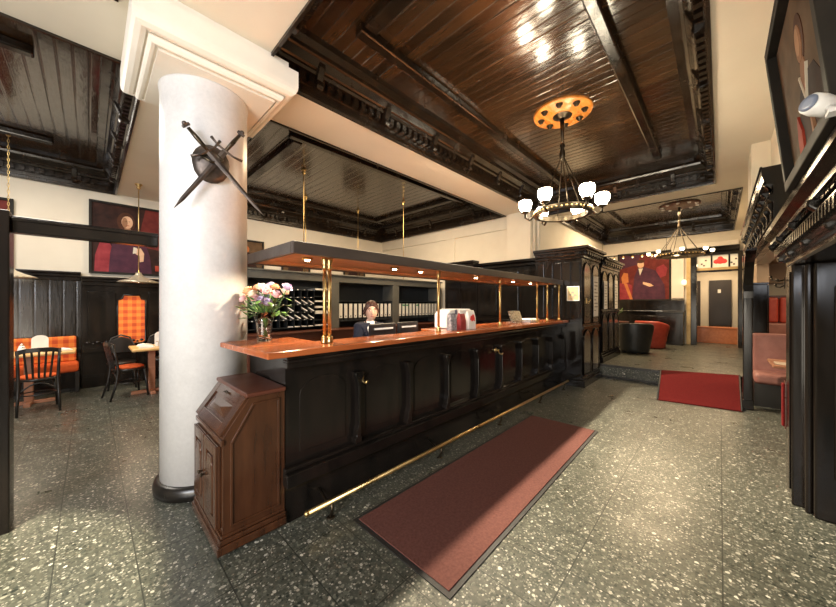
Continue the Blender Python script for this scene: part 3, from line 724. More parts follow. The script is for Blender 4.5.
# head: a shaped ellipsoid with brow, nose, chin and ears
hv_ = []; hf = []; NU, NV = 28, 20
for j in range(NV+1):
    th = PI*j/NV
    for i in range(NU):
        ph = 2*PI*i/NU
        fx, rx, uz = math.sin(th)*math.cos(ph), math.sin(th)*math.sin(ph), math.cos(th)
        wq = .073*(1 - .22*max(0, -uz)**1.2); d = .092*(1 if fx < 0 else 1 - .10*max(0, -uz)); z = uz*.112
        nose = .026*math.exp(-((rx*.073)/.011)**2 - ((z+.012)/.020)**2) * (fx > 0) + .012*math.exp(-((rx*.073)/.010)**2 - ((z-.012)/.022)**2) * (fx > 0)
        eye = -.008*(math.exp(-((rx*.073-.031)/.014)**2 - ((z-.012)/.012)**2) + math.exp(-((rx*.073+.031)/.014)**2 - ((z-.012)/.012)**2)) * (fx > 0)
        chin = .010*math.exp(-((rx*.073)/.022)**2 - ((z+.095)/.022)**2) * (fx > 0)
        lip = .006*math.exp(-((rx*.073)/.018)**2 - ((z+.052)/.010)**2) * (fx > 0)
        hv_.append(HC + face*(fx*d + nose + eye + chin + lip) + fr_*(rx*wq) + Vector((0, 0, z)))
for j in range(NV):
    for i in range(NU): hf.append((j*NU+i, j*NU+(i+1) % NU, (j+1)*NU+(i+1) % NU, (j+1)*NU+i))
B = MB(); B.add(bv, bf, True); B.add(hv_, hf, True)
for s_ in (-1, 1):
    B.sph(HC + fr_*s_*.073 - face*.008, .026, 10, (.45, .55, 1.1))
# hands: palm and five bent fingers each, resting on the keyboard
for s_ in (-1, 1):
    wx = PX + s_*.13; wy = PY-.40; wz = .805
    hp_ = [(wx, wy, wz, .024), (wx - s_*.005, wy-.045, wz-.004, (.034, .016)), (wx - s_*.008, wy-.082, wz-.006, (.036, .014))]
    he = [(0, 1), (1, 2)]
    v_, f_ = skin_mesh('tmp', hp_, he, 0, 2); B.add(v_, f_, True)
    for k, (off, L) in enumerate(((-.028, .055), (-.010, .066), (.009, .062), (.027, .048))):
        fx_ = wx + off
        q = [(fx_, wy-.075, wz-.004, .009), (fx_ + off*.1, wy-.085-L*.4, wz+.008, .0085), (fx_ + off*.12, wy-.085-L*.75, wz, .008), (fx_ + off*.12, wy-.085-L, wz-.014, .007)]
        v_, f_ = skin_mesh('tmp', q, [(0, 1), (1, 2), (2, 3)], 0, 1); B.add(v_, f_, True)
    q = [(wx - s_*.022, wy-.035, wz-.006, .011), (wx - s_*.045, wy-.062, wz-.008, .010), (wx - s_*.052, wy-.09, wz-.012, .008)]
    v_, f_ = skin_mesh('tmp', q, [(0, 1), (1, 2)], 0, 1); B.add(v_, f_, True)
body = B.build('body', 'skin', t)
rm = body.modifiers.new('remesh', 'REMESH'); rm.mode = 'VOXEL'; rm.voxel_size = .0055; rm.use_smooth_shade = True
# clothes
jp = [(PX, PY, .72, .135), (PX, PY-.01, .90, .122), (PX-.005, PY-.04, 1.09, .130), (PX-.01, PY-.07, 1.225, .114), (PX-.01, PY-.075, 1.278, .082),
      (PX-.15, PY-.065, 1.215, .082), (PX-.20, PY-.10, .98, .056), (PX-.17, PY-.30, .835, .046), (PX-.14, PY-.375, .81, .04),
      (PX+.14, PY-.075, 1.215, .082), (PX+.20, PY-.10, .98, .056), (PX+.17, PY-.30, .835, .046), (PX+.14, PY-.375, .81, .04)]
v_, f_ = skin_mesh('tmp', jp, [(0, 1), (1, 2), (2, 3), (3, 4), (3, 5), (5, 6), (6, 7), (7, 8), (3, 9), (9, 10), (10, 11), (11, 12)], 0)
jk = MB().add(v_, f_, True).build('jacket', 'navy', t)
cf = Vector((PX-.01, PY-.075, 0)) + Vector((face.x, face.y, 0)).normalized()*.02
fh = Vector((face.x, face.y, 0)).normalized()
bl = MB(); 
vs = [cf + fh*.055 - fr_*.055 + Vector((0, 0, 1.295)), cf + fh*.055 + fr_*.055 + Vector((0, 0, 1.295)), cf + fh*.112 + fr_*.045 + Vector((0, 0, 1.205)), cf + fh*.135 + Vector((0, 0, 1.05)), cf + fh*.112 - fr_*.045 + Vector((0, 0, 1.205))]
vs2 = [v - fh*.03 for v in vs]
bl.add(vs + vs2, [(0, 1, 2, 4), (2, 3, 4), (5, 9, 7, 6), (7, 9, 8), (0, 5, 6, 1), (1, 6, 7, 2), (2, 7, 8, 3), (3, 8, 9, 4), (4, 9, 5, 0)]).build('blouse', 'white', t, bevel=.004)
for s_ in (-1, 1):
    vs = [cf + fh*.058 + fr_*s_*.05 + Vector((0, 0, 1.302)), cf + fh*.075 + fr_*s_*.085 + Vector((0, 0, 1.245)), cf + fh*.125 + fr_*s_*.07 + Vector((0, 0, 1.17)), cf + fh*.142 + fr_*s_*.004 + Vector((0, 0, 1.04)), cf + fh*.122 + fr_*s_*.035 + Vector((0, 0, 1.19))]
    vs2 = [v - fh*.014 for v in vs]
    MB().add(vs + vs2, [(0, 1, 2, 3, 4), (9, 8, 7, 6, 5)] + [(i, 5+i, 5+(i+1) % 5, (i+1) % 5) for i in range(5)]).build('lapel', 'navy', jk)
v_, f_ = skin_mesh('tmp', [(PX, PY, .73, .125), (PX-.09, PY-.05, .71, .098), (PX-.10, PY-.42, .69, .078), (PX-.10, PY-.38, .42, .062), (PX-.10, PY-.25, .29, .05), (PX+.09, PY-.05, .71, .098), (PX+.10, PY-.42, .69, .078), (PX+.10, PY-.38, .42, .062), (PX+.10, PY-.25, .29, .05)], [(0, 1), (1, 2), (2, 3), (3, 4), (0, 5), (5, 6), (6, 7), (7, 8)], 0)
MB().add(v_, f_, True).build('trousers', 'navy', t)
for s_ in (-1, 1):
    v_, f_ = skin_mesh('tmp', [(PX+s_*.10, PY-.21, .262, .042), (PX+s_*.10, PY-.30, .248, .036), (PX+s_*.10, PY-.37, .243, .026)], [(0, 1), (1, 2)], 0)
    MB().add(v_, f_, True).build('shoe', 'blackleather', t)
# hair: a cap with fringe and tousled locks
hr = MB(); vs = []; fs = []
for j in range(13):
    th = PI*.64*j/12
    for i in range(28):
        ph = 2*PI*i/28; front = math.cos(ph)
        th2 = th*(1 if front < .1 else 1 - .50*(front-.1)/.9)
        fx, rx, uz = math.sin(th2)*math.cos(ph), math.sin(th2)*math.sin(ph), math.cos(th2)
        k = 1.15 + .03*math.sin(ph*9+j)*(j > 3) + .02*random.random()
        vs.append(HC + face*(fx*.094*k - .005) + fr_*(rx*.076*k) + Vector((0, 0, uz*.116*k)))
for j in range(12):
    for i in range(28): fs.append((j*28+i, j*28+(i+1) % 28, j*28+28+(i+1) % 28, j*28+28+i))
hr.add(vs, fs, True)
for k in range(60):
    ph = 2*PI*random.random(); th = random.uniform(.2, 1.35) if math.cos(ph) > .3 else random.uniform(.2, 1.8)
    if math.cos(ph) > .3: th = random.uniform(.15, .78)
    base = HC + face*(math.sin(th)*math.cos(ph)*.103) + fr_*(math.sin(th)*math.sin(ph)*.085) + Vector((0, 0, math.cos(th)*.125))
    dv = (face*math.cos(ph) + fr_*math.sin(ph))*.012 + Vector((0, 0, -.028))
    hr.tube([base, base + dv*.5 + Vector((0, 0, .006)), base + dv], [.010, .009, .003], 6)
hh = hr.build('hair', 'hair', t)
so = hh.modifiers.new('thick', 'SOLIDIFY'); so.thickness = .006
for s_ in (-1, 1):
    ec = HC + face*.079 + fr_*s_*.031 + Vector((0, 0, .012))
    e = MB().sph(ec, .0095, 12, (1, 1, .75)).build('eye', 'plastic', t)
    MB().sph(ec + face*.0060, .0062, 10).build('iris', 'darkplastic', e)
    MB().tube([HC + face*.083 + fr_*s_*.014 + Vector((0, 0, .032)), HC + face*.084 + fr_*s_*.030 + Vector((0, 0, .037)), HC + face*.074 + fr_*s_*.047 + Vector((0, 0, .032))], [.004, .005, .003], 6).build('eyebrow', 'hair', t)
MB().tube([HC + face*.082 - fr_*.022 + Vector((0, 0, -.050)), HC + face*.0935 + Vector((0, 0, -.054)), HC + face*.082 + fr_*.022 + Vector((0, 0, -.050))], [.003, .0065, .003], 8).build('lips', 'lips', t)
# ------------------------------------------------------------------ office wall unit
SY = 5.6
t = thing('office_shelf_unit', 'dark grey wall unit of pigeonholes and file shelves behind the receptionist', 'shelves', (4.3, 5.85, 0))
MB().box(1.75, 6.75, SY, SY+.42, 1.93, 2.06).box(1.70, 6.80, SY-.03, SY+.46, 2.06, 2.09).build('top_board', 'grey', t, bevel=.006)
for x0, x1 in ((1.72, 1.80), (3.34, 3.52), (4.98, 5.18), (6.66, 6.78)): MB().box(x0, x1, SY, SY+.42, 1.0, 1.93).build('upright', 'grey', t, bevel=.004)
bs = MB().box(1.72, 6.78, SY+.38, SY+.42, 1.0, 1.93)
for x0, x1 in ((3.52, 4.98), (5.18, 6.66)): bs.box(x0, x1, SY+.02, SY+.38, 1.13, 1.155).box(x0, x1, SY+.02, SY+.38, 1.545, 1.565)
bs.build('file_shelf', 'shelfdark', t)
NC, NR, PW_, PH_ = 9, 5, .131, .138
px0, pz0 = 1.80, 1.06
pg = MB()
for i in range(NC+1): pg.box(px0+i*PW_-.005, px0+i*PW_+.005, SY+.01, SY+.38, pz0, pz0+NR*PH_)
for j in range(NR+1): pg.box(px0, px0+NC*PW_, SY+.01, SY+.38, pz0+j*PH_-.005, pz0+j*PH_+.005)
pg.build('pigeonhole_grid', 'shelfdark', t)
sl = MB()
for j in range(7): sl.box(2.99, 3.34, SY+.01, SY+.38, 1.06+j*.115, 1.07+j*.115)
sl.build('tray_shelf', 'shelfdark', t)
MB().box(1.72, 6.78, SY-.25, SY+.42, .0, .97).box(1.70, 6.80, SY-.28, SY+.42, .97, 1.0).build('base_cabinet', 'reddark', t, bevel=.006)
for i in range(NC):
    for j in range(1, NR+1): MB().box(px0+(i+.5)*PW_-.012, px0+(i+.5)*PW_+.012, SY+.004, SY+.0105, pz0+j*PH_-.004, pz0+j*PH_+.010).build('number_plate', 'white', t)
rows = ['top', 'second', 'third', 'fourth', 'bottom']
slips = [(0,0),(1,0),(2,0),(3,0),(6,1),(7,1),(0,1),(7,2),(5,3),(6,3),(7,3),(2,3),(5,2),(4,3),(8,1),(8,3),(8,2)]
for i, j in slips:
    x = px0 + i*PW_; z = pz0 + (NR-1-j)*PH_
    mb = MB(); a = Vector((x+.018, SY+.10, z+.098)); b_ = Vector((x+PW_-.022, SY+.04, z+.024))
    d = (b_-a); nn = Vector((d.z, 0, -d.x)).normalized()
    mb.obox((a+b_)/2, d/2, (0, .06, 0), nn*.009)
    tag(mb.build('letter', 'white'), 'white envelope leaning in the %s pigeonhole row, %s compartment from the column' % (rows[j], ORD[i]), 'letter', 'letters in the pigeonholes')
for i in (5, 6, 7, 8):
    x = px0 + i*PW_
    tag(MB().box(x+.02, x+PW_-.02, SY+.012, SY+.16, pz0+.006, pz0+.022).build('letter', 'white'), 'white slip lying flat in the bottom pigeonhole row, %s compartment from the column' % ORD[i], 'letter', 'letters in the pigeonholes')
for j, h in ((0, .02), (2, .06), (3, .035), (4, .03), (6, .03)):
    tag(MB().box(3.005, 3.325, SY+.015, SY+.32, 1.071+j*.115, 1.071+j*.115+h).build('paper_stack', 'white'), 'stack of white paper on the %s tray up in the narrow tray shelves' % (['lowest', 'second', 'third', 'fourth', 'fifth', 'sixth', 'top'][j]), 'papers', 'paper stacks in the tray shelves')
M['spine'] = grainy('cream_file_spine', (.62, .60, .54), (.72, .70, .63), (.4, .5), (1, 1, 1), 8, .02)
M['spinegreen'] = grainy('green_file_label', (.05, .22, .10), (.08, .28, .13), (.4, .5), (1, 1, 1), 8, .02)
first = None
for bay, (bx, n, step) in enumerate(((3.53, 12, .1205), (5.19, 12, .1205))):
    for k in range(n):
        x = bx + k*step
        t = thing('ring_binder', 'x', 'binder', (x, SY+.03, 1.157), 'cream ring binders on the office shelves')
        if first is None:
            MB().box(x+.004, x+.092, SY+.034, SY+.33, 1.157, 1.50).build('cover', 'shelfdark', t, bevel=.003)
            MB().box(x+.010, x+.086, SY+.03, SY+.036, 1.20, 1.495).build('spine_label', 'spine', t)
            MB().lathe([(.014, 0), (.014, .003), (.009, .003)], (x+.048, SY+.030, 1.235), 12, mat=Matrix.Rotation(PI/2, 3, 'X')).build('finger_ring', 'darkplastic', t)
            first = t
        else:
            for ch in kids(first):
                c = ch.copy(); c.parent = t; COL.objects.link(c); WO[c] = WO[t]
        if bay and k in (1, 2, 5):
            MB().box(x+.012, x+.084, SY+.0275, SY+.0305, 1.44, 1.475).build('green_sticker', 'spinegreen', t)
        t['label'] = 'cream-spined ring binder, %s from the %s in the %s office file bay' % (ORD[k] if k else 'nearest', 'pigeonhole end', 'first' if bay == 0 else 'second')
# suspension rods and cups from the ceiling
for k, (x, y, zt) in enumerate(((2.80, 5.68, 4.03), (5.40, 5.68, 4.03), (3.55, 7.1, 4.03), (5.05, 7.1, 4.03))):
    t = thing('hanging_rod', ['thin brass rod hanging from the coffer nearest the column', 'thin brass rod hanging over the shelf end near the black partition', 'thin brass rod hanging deeper in the office, behind the first rod', 'thin brass rod hanging deep in the office beside the coffer corner'][k], 'rod', (x, y, 2.09))
    MB().tube([(x, y, 2.09 if k < 2 else 2.0), (x, y, zt)], .008, 8).build('rod', 'brass', t)
    MB().lathe([(.012, -.10), (.03, -.07), (.02, -.05), (.04, -.02), (.05, 0)], (x, y, zt), 16).build('ceiling_cup', 'brass', t)

# paintings: flat layered canvases
def ell(cx, cy, rx, ry, n=20, a0=0, a1=2*PI): return [(cx+rx*math.cos(a0+(a1-a0)*i/n), cy+ry*math.sin(a0+(a1-a0)*i/n)) for i in range(n)]
def painted(name, mats, parent, O, U, V, layers):
    O, U, V = Vector(O), Vector(U), Vector(V); N = U.cross(V).normalized(); s = MB(); mi = []
    for k, (m, poly) in enumerate(layers):
        n = len(poly); d0, d1 = (-.004, 0) if k == 0 else (0, .0012*k)
        s.add([O + U*a + V*b + N*d0 for a, b in poly] + [O + U*a + V*b + N*d1 for a, b in poly], [tuple(range(n))[::-1], tuple(range(n, 2*n))] + [(i, (i+1) % n, n+(i+1) % n, n+i) for i in range(n)])
        mi += [m]*(n+2)
    o = s.build(name, mats[0], parent)
    for m in mats[1:]: o.data.materials.append(M[m])
    idx = {m: i for i, m in enumerate(mats)}
    o.data.polygons.foreach_set('material_index', [idx[m] for m in mi])
    return o
for nm, c0, c1 in (('p_shadeflesh', (.26, .13, .07), (.36, .19, .11)), ('p_lightflesh', (.42, .24, .14), (.50, .30, .18)), ('p_dark', (.018, .009, .008), (.05, .020, .015)), ('p_maroon', (.10, .015, .014), (.17, .030, .024)), ('p_red', (.30, .030, .018), (.42, .065, .035)), ('p_flesh', (.62, .36, .22), (.74, .48, .32)), ('p_umber', (.085, .050, .026), (.16, .095, .05)), ('p_orange', (.45, .13, .04), (.55, .20, .07)), ('p_white', (.62, .55, .44), (.72, .66, .55)), ('p_hair', (.05, .018, .010), (.09, .035, .02)), ('p_wine', (.20, .022, .03), (.33, .05, .06)), ('p_plum', (.05, .018, .035), (.09, .03, .05))):
    M[nm] = grainy(nm[2:] + '_oil_paint', c0, c1, (.65, .8), (1, 1, 1), 7, .08, spec=.2)
def frame_bars(O, U, V, W, H, fw, dp, mat, parent):
    O, U, V = Vector(O), Vector(U), Vector(V); N = U.cross(V).normalized(); s = MB()
    for (a0, a1, b0, b1) in ((-fw, W+fw, -fw, 0), (-fw, W+fw, H, H+fw), (-fw, 0, 0, H), (W, W+fw, 0, H)):
        s.obox(O + U*(a0+a1)/2 + V*(b0+b1)/2 + N*dp*.2, U*(a1-a0)/2, V*(b1-b0)/2, N*dp/2)
    return s.build('frame', mat, parent, bevel=.004)

def picture(label, O, U, V, W, H, layers, fw=.04, dp=.04, mat='framedark', name='framed_portrait'):
    O = Vector(O); t = thing(name, label, 'picture', O)
    frame_bars(O, U, V, W, H, fw, dp, mat, t)
    mats = []
    for m, _ in layers:
        if m not in mats: mats.append(m)
    painted('canvas', mats, t, O, U, V, layers)
    U, V = Vector(U), Vector(V); N = U.cross(V).normalized()
    MB().obox(O + U*W/2 + V*H/2 - N*.012, U*W/2, V*H/2, N*.006).build('backing', 'blackmatt', t)
    return t
rect = lambda a0, a1, b0, b1: [(a0, b0), (a1, b0), (a1, b1), (a0, b1)]
XP, ZP, YM = (1, 0, 0), (0, 0, 1), (0, -1, 0)
# dining wall portraits
L = [('p_dark', rect(0, 1.40, 0, 1.28)), ('p_maroon', [(.62, .55), (1.4, .4), (1.4, 1.28), (.75, 1.28)]), ('p_wine', [(.03, 0), (.24, 0), (.30, .40), (.22, .58), (.10, .55), (.04, .3)]), ('p_plum', [(.22, 0), (.85, 0), (.82, .35), (.74, .62), (.62, .76), (.38, .76), (.28, .62), (.24, .35)]), ('p_hair', ell(.465, .98, .130, .19)), ('p_shadeflesh', [(.44, .76), (.53, .76), (.53, .88), (.44, .88)]), ('p_flesh', ell(.48, .98, .082, .120)), ('p_shadeflesh', ell(.445, .97, .040, .10)), ('p_white', [(.42, .73), (.56, .73), (.60, .77), (.50, .80), (.40, .77)]), ('p_flesh', [(.60, .48), (.68, .50), (.73, .40), (.72, .24), (.66, .22), (.66, .34), (.60, .38)]), ('p_white', [(.56, .38), (.62, .40), (.62, .50), (.57, .51)]), ('p_hair', rect(.455, .475, .995, 1.003)), ('p_hair', rect(.500, .52, .995, 1.003)), ('p_red', rect(.465, .51, .915, .923)), ('p_red', rect(.90, .98, .06, .17))]
picture('large dark framed portrait of a long-haired figure with a red cloth on the dining wall', (.03, 8.36, 2.10), XP, ZP, 1.40, 1.28, L)
L = [('p_maroon', rect(0, 1.2, 0, 1.05)), ('p_dark', [(.2, 0), (.9, 0), (.8, .55), (.6, .7), (.4, .6)]), ('p_flesh', ell(.55, .80, .09, .12)), ('p_hair', ell(.55, .90, .10, .06))]
picture('dark red framed picture at the edge of view above the left dining bench', (-2.10, 8.36, 2.12), XP, ZP, 1.20, 1.05, L)
for k, (x, lab) in enumerate(((2.30, 'dark framed picture on the office back wall nearest the column'), (3.55, 'dark framed picture on the office back wall above the pigeonholes'), (5.45, 'dark framed picture on the office back wall above the second file bay'))):
    L = [('p_umber', rect(0, .72, 0, .62)), ('p_dark', [(.1, 0), (.6, 0), (.5, .3), (.35, .4), (.2, .3)]), ('p_orange', ell(.36, .43, .06, .08))]
    picture(lab, (x, 8.36, 2.32 if k else 2.40), XP, ZP, .72, .62, L)

# ------------------------------------------------------------------ black panelled partition and tall cabinets
def cornice(mb, x0, x1, y0, y1, z, h, out, sides='fl'):
    for k, (o, a, b) in enumerate(((.3, 0, .25), (.55, .25, .45), (.75, .5, .7), (1, .7, 1))):
        mb.box(x0-out*o, x1+out*o*.0, y0-out*o, y1, z+h*a, z+h*b)
    return mb
t = thing('panelled_partition', 'black panelled office partition with a ledge on top, left of the tall cabinet', 'partition', (6.95, 3.4, 0))
MB().box(6.88, 7.0, 2.72, 5.55, 0, 2.36).build('panel', 'black', t)
MB().box(6.80, 7.0, 2.72, 5.56, 2.36, 2.42).box(6.74, 7.0, 2.72, 5.57, 2.44, 2.50).box(6.82, 7.0, 2.72, 5.55, 2.42, 2.44).build('cornice', 'black', t, bevel=.008)
for y in (2.76, 3.32, 3.88, 4.44, 4.98): MB().box(6.855, 6.88, y+.05, y+.51, 1.2, 2.25).build('raised_panel', 'black', t, bevel=.01)
MB().box(6.80, 6.88, 2.72, 5.55, 1.06, 1.12).build('rail', 'black', t, bevel=.008)
t = thing('overhead_cupboard', 'low black cupboard on the office end wall above the binder shelves', 'cupboard', (6.85, 4.85, 2.1))
MB().box(6.50, 6.735, 4.36, 5.30, 2.20, 2.50).build('body', 'black', t, bevel=.008)
MB().box(6.46, 6.735, 4.34, 5.34, 2.50, 2.56).build('cornice', 'black', t, bevel=.006)

def arch_poly(a0, a1, z0, z1):
    w_ = a1-a0; r = w_/2
    return [(a0, z0), (a1, z0), (a1, z1-r*.9)] + [(a0+r+r*math.cos(PI*i/8), z1-r*.9+r*.9*math.sin(PI*i/8)) for i in range(1, 8)] + [(a0, z1-r*.9)]
M['panelgloss'] = grainy('brown_gloss_panel', (.050, .040, .030), (.10, .082, .060), (.12, .25), (1, 1, .3), 5, .1, coat=.4)
def tall_cabinet(name, label, x0, x1, y0, y1, zb, zt, arches):
    t = thing(name, label, 'cabinet', ((x0+x1)/2, (y0+y1)/2, zb))
    MB().box(x0, x1, y0, y1, zb, zt-.18).build('carcass', 'black', t)
    MB().box(x0-.03, x1, y0-.05, y1, zb, zb+.12).box(x0-.015, x1, y0-.025, y1, zb+.12, zb+.16).build('plinth', 'black', t, bevel=.008)
    c = MB()
    for o, a, b in ((.03, -.20, -.15), (.05, -.14, -.11), (.10, -.09, -.05), (.14, -.05, 0)): c.box(x0-o, x1, y0-o, y1, zt+a, zt+b)
    c.box(x0-.04, x1, y0-.04, y1, zt-.15, zt-.05)
    c.build('cornice', 'black', t, bevel=.008)
    n = 8; L = x1-x0
    d = MB()
    for k in range(n): d.box(x0+L*(k+.2)/n, x0+L*(k+.7)/n, y0-.085, y0-.03, zt-.14, zt-.09)
    m = max(3, int((y1-y0)/.13))
    for k in range(m): d.box(x0-.085, x0-.03, y0+(y1-y0)*(k+.2)/m, y0+(y1-y0)*(k+.7)/m, zt-.14, zt-.09)
    d.build('dentil_trim', 'black', t)
    W_ = (x1-x0)/arches
    for k in range(arches):
        a, b = x0+k*W_+.06, x0+(k+1)*W_-.06
        for zz0, zz1 in ((zb+.22, zb+1.0), (zb+1.14, zt-.28)):
            MB().prism(arch_poly(a, b, zz0, zz1), 'y', y0-.012, y0+.003).build('arched_panel', 'panelgloss', t, bevel=.004)
            ol = arch_poly(a-.012, b+.012, zz0-.012, zz1+.012)
            MB().tube([(p[0], y0-.012, p[1]) for p in ol], .012, 6, closed=True).build('arch_moulding', 'black', t)
    MB().box(x0-.01, x1, y0-.03, y0, zb+1.03, zb+1.09).build('waist_rail', 'black', t, bevel=.006)
    return t
tc = tall_cabinet('tall_cabinet', 'tall black cabinet with carved cornice at the far end of the counter', 6.10, 7.18, 1.78, 2.63, 0, 2.52, 2)
for k in range(5):
    y = 1.80 + k*.162
    MB().box(6.078, 6.10, y+.012, y+.150, 1.22, 2.26).build('front_board', 'black', tc, bevel=.008)
tall_cabinet('tall_cabinet', 'tall black glazed cabinet on the raised floor, behind the one ending the counter', 7.42, 8.95, 1.80, 2.56, UP, 2.46, 3)
def sconce(label, p, d):
    t = thing('wall_hook', label, 'hook', p); p = Vector(p); d = Vector(d)
    MB().obox(p + d*.004, Vector((0, 0, 1)).cross(d)*.02, (0, 0, .05), d*.004).build('plate', 'brass', t, bevel=.003)
    MB().tube([p + d*.006, p + d*.05 - Vector((0, 0, .02)), p + d*.07 + Vector((0, 0, .02))], .006, 8).tube([p + d*.006 - Vector((0, 0, .03)), p + d*.04 - Vector((0, 0, .05)), p + d*.05 - Vector((0, 0, .02))], .005, 8).build('hook', 'brass', t)
sconce('brass coat hook on the narrow side of the tall cabinet', (6.30, 1.768, 1.55), (0, -1, 0))
# notices
def notice(label, O, U, V, W, H, mat, lines=6, kind='notice', frame=None):
    O, U, V = Vector(O), Vector(U), Vector(V); N = U.cross(V).normalized()
    t = thing(kind, label, 'notice', O)
    MB().obox(O + U*W/2 + V*H/2 + N*.002, U*W/2, V*H/2, N*.002).build('sheet', mat, t)
    s = MB()
    for k in range(lines):
        b = H*(.85 - .7*k/max(1, lines-1)); ln = W*(.35 if k % 3 == 2 else .75)
        s.obox(O + U*(W*.12 + ln/2) + V*b + N*.0045, U*ln/2, V*H*.012, N*.0004)
    s.build('printed_lines', 'ink', t)
    if frame: frame_bars(O, U, V, W, H, .012, .012, frame, t)
    return t
n_ = notice('yellowed printed notice on the counter-facing side of the tall cabinet', (6.075, 2.02, 1.56), (0, -1, 0), (0, 0, 1), .19, .24, 'buff', 2, frame='white')
s = MB()
for a, b, r_ in ((.05, .10, .02), (.09, .14, .026), (.13, .09, .024), (.10, .06, .02)): s.obox((6.072, 2.02-a, 1.56+b), (.0012, 0, 0), (0, r_, 0), (0, 0, r_*.7))
s.build('printed_drawing', 'ink', n_)
notice('white menu sheet hung in the second arch of the tall cabinet at counter end', (6.72, 1.758, 1.25), (1, 0, 0), (0, 0, 1), .30, .78, 'white', 9)
notice('white menu sheet in the nearest arch of the cabinet on the raised floor', (7.56, 1.778, 1.38), (1, 0, 0), (0, 0, 1), .26, .60, 'white', 8)
notice('white menu sheet in the farthest arch of the cabinet on the raised floor', (8.50, 1.778, 1.38), (1, 0, 0), (0, 0, 1), .28, .66, 'white', 8)

# ------------------------------------------------------------------ floor mats
def mat(name, label, poly, z, edge, mat_, emat):
    c = Vector((sum(p[0] for p in poly)/4, sum(p[1] for p in poly)/4, 0))
    t = thing(name, label, 'mat', c)
    MB().prism(poly, 'z', z, z+.006).build('rubber_edge', emat, t)
    inn = []
    for p in poly:
        d = Vector((p[0]-c.x, p[1]-c.y, 0)); inn.append((p[0] - math.copysign(edge, d.x), p[1] - math.copysign(edge, d.y)))
    MB().prism(inn, 'z', z+.006, z+.013).build('pile', mat_, t, bevel=.003)
mat('floor_mat', 'long brown floor mat with black rubber edge lying before the counter', [(1.26, .985), (4.12, 1.03), (4.10, 1.83), (1.26, 1.83)], .001, .028, 'brownmat', 'rubber')
t = thing('ramp_carpet', 'red carpeted ramp leading up to the raised far room', 'carpet', (6.9, .3, 0))
a = [(6.10, .70, 0), (6.24, -.22, 0), (7.68, -.24, UP), (7.30, .79, UP)]
rc = MB()
vs = [Vector(p) + Vector((0, 0, .016)) for p in a] + [Vector((p[0], p[1], .001)) for p in a]
rc.add(vs, [(0, 1, 2, 3), (7, 6, 5, 4), (0, 4, 5, 1), (1, 5, 6, 2), (2, 6, 7, 3), (3, 7, 4, 0)]).build('carpet', 'redcarpet', t)
for (p, q) in ((a[0], a[3]), (a[1], a[2])):
    p, q = Vector(p), Vector(q); MB().tube([p + Vector((0, 0, .016)), q + Vector((0, 0, .016))], .012, 6).build('edge_binding', 'rubber', t)

# ------------------------------------------------------------------ dining corner, left
def wains(t, x0, x1, y, z1, mat='vboards'):
    MB().box(x0, x1, y, 8.4, 0, z1).build('boards', mat, t)
    MB().box(x0, x1, y-.03, y, 0, .20).box(x0, x1, y-.02, y, .62, .70).box(x0, x1, y-.02, y, .20, .23).build('rail', 'black', t, bevel=.006)
    MB().box(x0, x1+.0, y-.10, 8.4, z1, z1+.04).box(x0, x1, y-.06, y, z1-.05, z1).box(x0, x1, y-.03, y, z1-.12, z1-.05).build('shelf_cornice', 'black', t, bevel=.008)
t = thing('wall_panelling', 'black boarded wall panelling behind the orange plaid bench', 'panelling', (-2.3, 8.3, 0)); wains(t, -4.6, -.105, 8.28, 2.02)
t = thing('wall_panelling', 'black carved wall panelling with the inset orange plaid panel', 'panelling', (.9, 8.2, 0)); wains(t, -.10, 1.74, 8.12, 1.94, 'black')
for x0, x1 in ((-.02, .34), (.80, 1.15), (1.22, 1.6)): MB().box(x0, x1, 8.095, 8.12, .80, 1.72).build('raised_panel', 'black', t, bevel=.01)
op = [(.40, .74), (.72, .74), (.76, .78), (.76, 1.56), (.70, 1.59), (.67, 1.66), (.45, 1.66), (.42, 1.59), (.36, 1.56), (.36, .78)]
MB().prism(op, 'y', 8.098, 8.121).build('plaid_panel', 'plaid', t)
MB().tube([(p[0], 8.10, p[1]) for p in op], .016, 8, closed=True).build('panel_moulding', 'black', t)
cr = MB()
for k in range(7):
    x = -.02+k*.12; cr.sph((x, 8.10, .80), .022, 8, (1.4, .5, 1)); cr.sph((x+.06, 8.095, .78), .016, 8, (1.2, .5, 1))
cr.build('carved_garland', 'black', t)
t = thing('dining_bench', 'orange upholstered bench with plaid backrest against the dining wall', 'bench', (-1.2, 8.1, 0))
MB().box(-2.4, -.16, 7.95, 8.24, .06, .34).build('plinth', 'black', t, bevel=.006)
MB().box(-2.4, -.13, 7.86, 8.23, .34, .50).build('seat_cushion', 'orangecloth', t, bevel=.045, seg=4)
MB().box(-2.4, -.16, 8.14, 8.245, .50, .93).build('backrest', 'plaid', t, bevel=.025, seg=3)
MB().box(-2.4, -.12, 7.96, 8.0, 0, .06).box(-.17, -.12, 7.90, 8.24, 0, .34).build('end_panel', 'blackmatt', t, bevel=.004)
t = thing('dining_bench', 'orange plaid dining bench end partly hidden by the grey column', 'bench', (1.3, 7.1, 0))
MB().box(1.02, 1.5, 6.35, 7.6, .34, .50).build('seat_cushion', 'orangecloth', t, bevel=.04, seg=3)
MB().box(1.02, 1.5, 6.37, 7.58, .0, .34).build('plinth', 'plaid', t, bevel=.006)
MB().box(1.5, 1.62, 6.35, 7.6, .0, .95).build('backrest', 'plaid', t, bevel=.02, seg=3)

